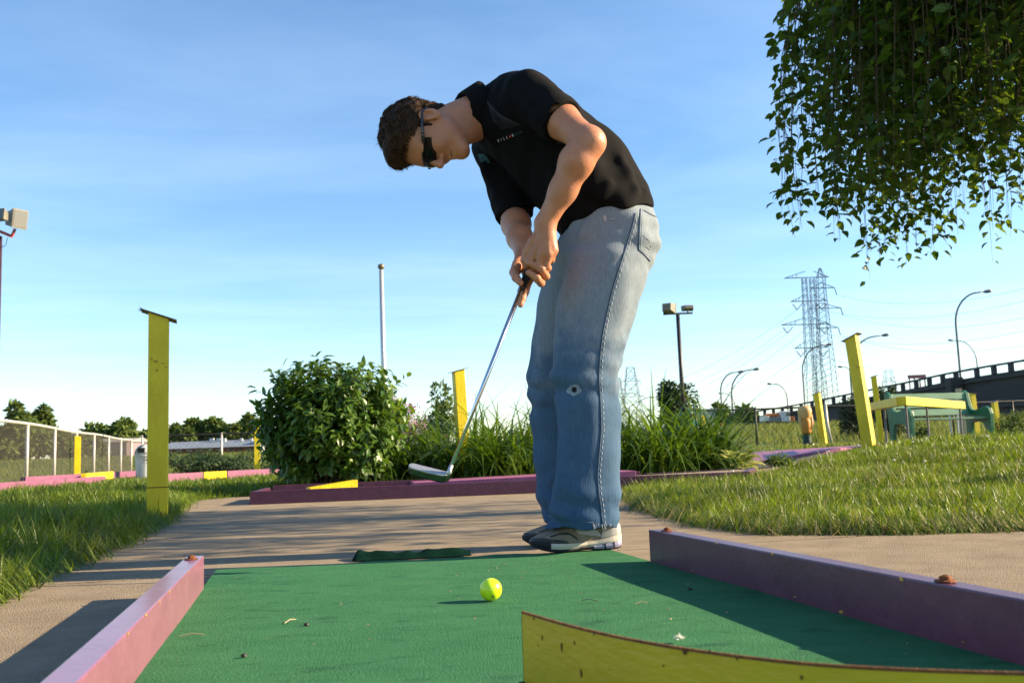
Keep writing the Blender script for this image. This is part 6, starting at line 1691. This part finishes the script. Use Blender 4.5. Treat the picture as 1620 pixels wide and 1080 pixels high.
# ---- shoes
m_mesh = mat('shoe_mesh', (.20, .165, .13), (.33, .28, .22), rough=.9, scale=220, bump=.7, bscale=420); m_silver = mat('shoe_silver', (.30, .295, .285), (.40, .39, .375), rough=.35, metal=.15)
m_sdark = mat('shoe_dark', (.022, .022, .024), (.05, .048, .046), rough=.55, scale=50); m_sole = mat('shoe_sole', (.46, .41, .33), (.56, .51, .42), rough=.65, scale=30); m_outs = mat('outsole_black', (.012, .012, .014), rough=.7); m_lav = mat('heel_lavender', (.23, .22, .33), (.30, .29, .42), rough=.4)
def shoe(o, heading, L, lab):
    """running shoe; o = heel centre on the ground, heading = unit vector heel to toe, near side = towards the camera"""
    fw = np.array((*heading, 0)); sd = np.array((fw[1], -fw[0], 0));
    if sd[1] > 0: sd = -sd
    up = np.array((0, 0, 1.)); K = L/.29
    root = bpy.data.objects.new('shoe', None); COL.objects.link(root); root.parent = man; BASE[root] = PB; root['label'] = lab
    def W3(s, y, z): return np.asarray(o)+fw*(s*L)+sd*y*K+up*z*K
    ss = np.array([0, .02, .06, .12, .2, .3, .4, .5, .6, .7, .8, .88, .94, .98, 1.0])
    hwid = np.array([.012, .026, .033, .037, .037, .035, .036, .041, .046, .048, .046, .040, .030, .018, .006])
    tops = np.array([.072, .082, .092, .100, .104, .104, .100, .092, .082, .072, .062, .055, .048, .042, .034])
    soleb = np.array([.012, .008, .003, .001, .001, .002, .004, .003, .001, .001, .003, .008, .015, .021, .026])
    solet = np.array([.046, .046, .045, .042, .036, .031, .028, .026, .026, .027, .029, .031, .033, .034, .034])
    f = lambda arr, s: float(np.interp(s, ss, arr))
    SS = np.linspace(0, 1, 45)
    def sole_part(name, m, s0, s1, zf0, zf1, grow, par=root):
        rows = []
        for s in np.linspace(s0, s1, 26):
            w_ = f(hwid, s)+grow; zb_, zt_ = f(soleb, s), f(solet, s); za, zc_ = zb_+(zt_-zb_)*zf0, zb_+(zt_-zb_)*zf1
            rows.append([W3(s, -w_*.96, za), W3(s, -w_*1.03, (za+zc_)/2), W3(s, -w_*.97, zc_), W3(s, w_*.97, zc_), W3(s, w_*1.03, (za+zc_)/2), W3(s, w_*.96, za)])
        mb = MB().grid(rows, closed_u=True); n_ = 6; mb.f.append(tuple(range(6))); mb.f.append(tuple(range(len(mb.v)-6, len(mb.v))))
        return mb.build(name, m, par, smooth=False)
    ms = sole_part('midsole', m_sole, 0.0, .90, .34, 1.0, .005); sole_part('outsole', m_outs, .02, 1.0, 0, .335, .004)
    sole_part('toe_bumper', m_outs, .80, 1.0, .30, 1.25, .0065); sole_part('heel_pad', m_lav, .005, .33, .12, .52, .0065, ms)
    for s in (.10, .20): sole_part('heel_groove', m_outs, s, s+.016, .08, .56, .0075, ms)
    sole_part('arch_gap', m_sdark, .38, .47, .15, .50, .006, ms)
    def up_pt(s, a, off=0):
        """a from -1 (far side) to 1 (near side), over the instep at 0"""
        w_ = f(hwid, s)+off; zb_ = f(solet, s)-.004; zt_ = f(tops, s)+off; th = a*PI/2
        cy = math.sin(th); cz = math.cos(th); p_ = .72
        return W3(s, w_*math.copysign(abs(cy)**p_, cy), zb_+(zt_-zb_)*abs(cz)**p_)
    rows = [[up_pt(s, a) for a in np.linspace(-1, 1, 25)] for s in SS]
    upper = MB().grid(rows).build('upper', m_mesh, root, smooth=True)
    def panel(name, m, outline, off=.0022):
        """outline in (s, a) corners, filled as a strip between two polylines"""
        (la, lb) = outline; n_ = 14; R_ = []
        A_ = np.array(la); Bq = np.array(lb); ta = np.linspace(0, 1, n_)
        ia = lambda X, t: np.array([np.interp(t, np.linspace(0, 1, len(X)), X[:, k]) for k in range(2)])
        for t in ta:
            p, q = ia(A_, t), ia(Bq, t); R_.append([up_pt(*(p*(1-u)+q*u), off) for u in np.linspace(0, 1, 6)])
        return MB().grid(R_).build(name, m, upper, smooth=True)
    for g in (1, -1):
        panel('toe_overlay', m_sdark, ([(.985, g*.2), (.93, g*.55), (.80, g*.80), (.62, g*.93)], [(.985, g*.9), (.93, g*.97), (.80, g*1.0), (.60, g*1.0)]))
        panel('side_stripe', m_sdark, ([(.80, g*.62), (.70, g*.58), (.60, g*.66), (.52, g*.86)], [(.80, g*.70), (.70, g*.66), (.60, g*.76), (.50, g*.96)]))
        panel('silver_overlay', m_silver, ([(.56, g*.40), (.48, g*.50), (.40, g*.62), (.30, g*.70)], [(.50, g*.80), (.44, g*.84), (.36, g*.90), (.24, g*.95)]))
        panel('dark_accent', m_sdark, ([(.54, g*.34), (.47, g*.46), (.40, g*.56)], [(.52, g*.42), (.45, g*.53), (.38, g*.62)]), .004)
        panel('heel_counter', m_silver, ([(.0, g*.35), (.10, g*.5), (.22, g*.6)], [(.0, g*.98), (.10, g*.98), (.24, g*.98)]))
        panel('heel_accent', m_sdark, ([(.12, g*.55), (.22, g*.60), (.30, g*.70)], [(.12, g*.70), (.22, g*.74), (.30, g*.80)]), .004)
    panel('tongue', m_sdark, ([(.62, -.26), (.50, -.24), (.40, -.3)], [(.62, .26), (.50, .24), (.40, .3)]))
    mb = MB()
    for i, s in enumerate(np.linspace(.60, .44, 5)):
        mb.tube([up_pt(s, a, .0045) for a in np.linspace(-.36, .36, 9)], .0026, 6)
    mb.build('laces', m_silver, root, smooth=True)
hN = G(968, 864.5, 0); tN = G(832, 868.5, 0); hv = unit((tN-hN)[:2])
hN = np.array((hN[0], hN[1]+.01, 0.0)); hN[1] = 2.735
shoe(np.array((.287, 2.735, .0005)), unit(np.array((-.97, -.16))), .262, 'left running shoe on the carpet edge')
shoe(np.array((.285, 3.015, -.0145)), unit(np.array((-.99, .02))), .275, 'right running shoe half hidden behind the left one')

# ---- putter
m_chrome = mat('chrome', (.62, .62, .63), rough=.16, metal=1.0); m_grip = mat('rubber_grip', (.015, .015, .016), (.03, .03, .03), rough=.7, scale=150, bump=.8, bscale=300)
m_hd = mat('brushed_head', (.46, .47, .49), (.56, .57, .59), rough=.42, metal=.65, scale=90, bump=.2, bscale=300)
butt = U(861, 366, 2.60); g1 = U(823, 463, 2.59); tip = U(713.5, 738, 2.47)
ax = unit(tip-butt); hoz = U(709, 747, 2.465)
put = thing('putter', 'steel putter held raised over the path by the player', 'putter', tuple(tip))
MB().tube([butt-ax*.02, butt, butt*.5+g1*.5, g1], [.011, .0145, .0130, .0095], 12).build('grip', m_grip, put, smooth=True)
g0 = butt+ax*((g1-butt)@ax)
MB().tube([g0-ax*.01, g0*.5+tip*.5, tip], [.0068, .0058, .0046], 12).build('shaft', m_chrome, put, smooth=True)
# head: long blade, top plane tilted towards the camera
toe = U(649, 734, 2.50); heel = U(711, 749, 2.465)
ld = unit(toe-heel); upv = unit(np.array((.35, -.55, .80))); upv = unit(upv-ld*(upv@ld)); wv_ = np.cross(ld, upv)
if wv_[1] > 0: wv_ = -wv_
Lh = .116; wid = .030; hgt = .020
heel = U(711, 749, 2.465)
prof = []
for (a, b_) in ((0, .15), (.04, -.55), (.12, -.9), (.5, -1.04), (.88, -.92), (.97, -.6), (1.0, -.1), (.985, .42), (.93, .56), (.5, .52), (.12, .50), (.02, .42)):
    prof.append(heel+ld*a*Lh-wv_*b_*wid*.55)
# wv_ faces the camera: flip so that the rounded side looks at the lens
m_face = mat('shaded_face', (.10, .105, .10), (.14, .145, .14), rough=.22, metal=1.0, scale=60)  # shade on the head's front put into a darker metal
MB().prism(prof, -upv*.0035).build('head_top', m_hd, put, bevel=.0012)
MB().prism([q-upv*.0036+(q-sum(prof)/len(prof))*.01 for q in prof], -upv*(hgt-.0036)).build('head', m_face, put, bevel=.0015)
hc = sum(prof)/len(prof)
MB().prism([hc+(p-hc)*.965-upv*hgt for p in prof], -upv*.003).build('sole_plate', m_black, put)
MB().tube([tip-ax*.004, tip+ax*.006, heel*.5+tip*.5+ax*.004, heel+ld*.006-upv*.002], [.0052, .0056, .0066, .0075], 12).build('hosel', m_hd, put, smooth=True)
print('person built in %.1fs' % (time.time()-_t0))
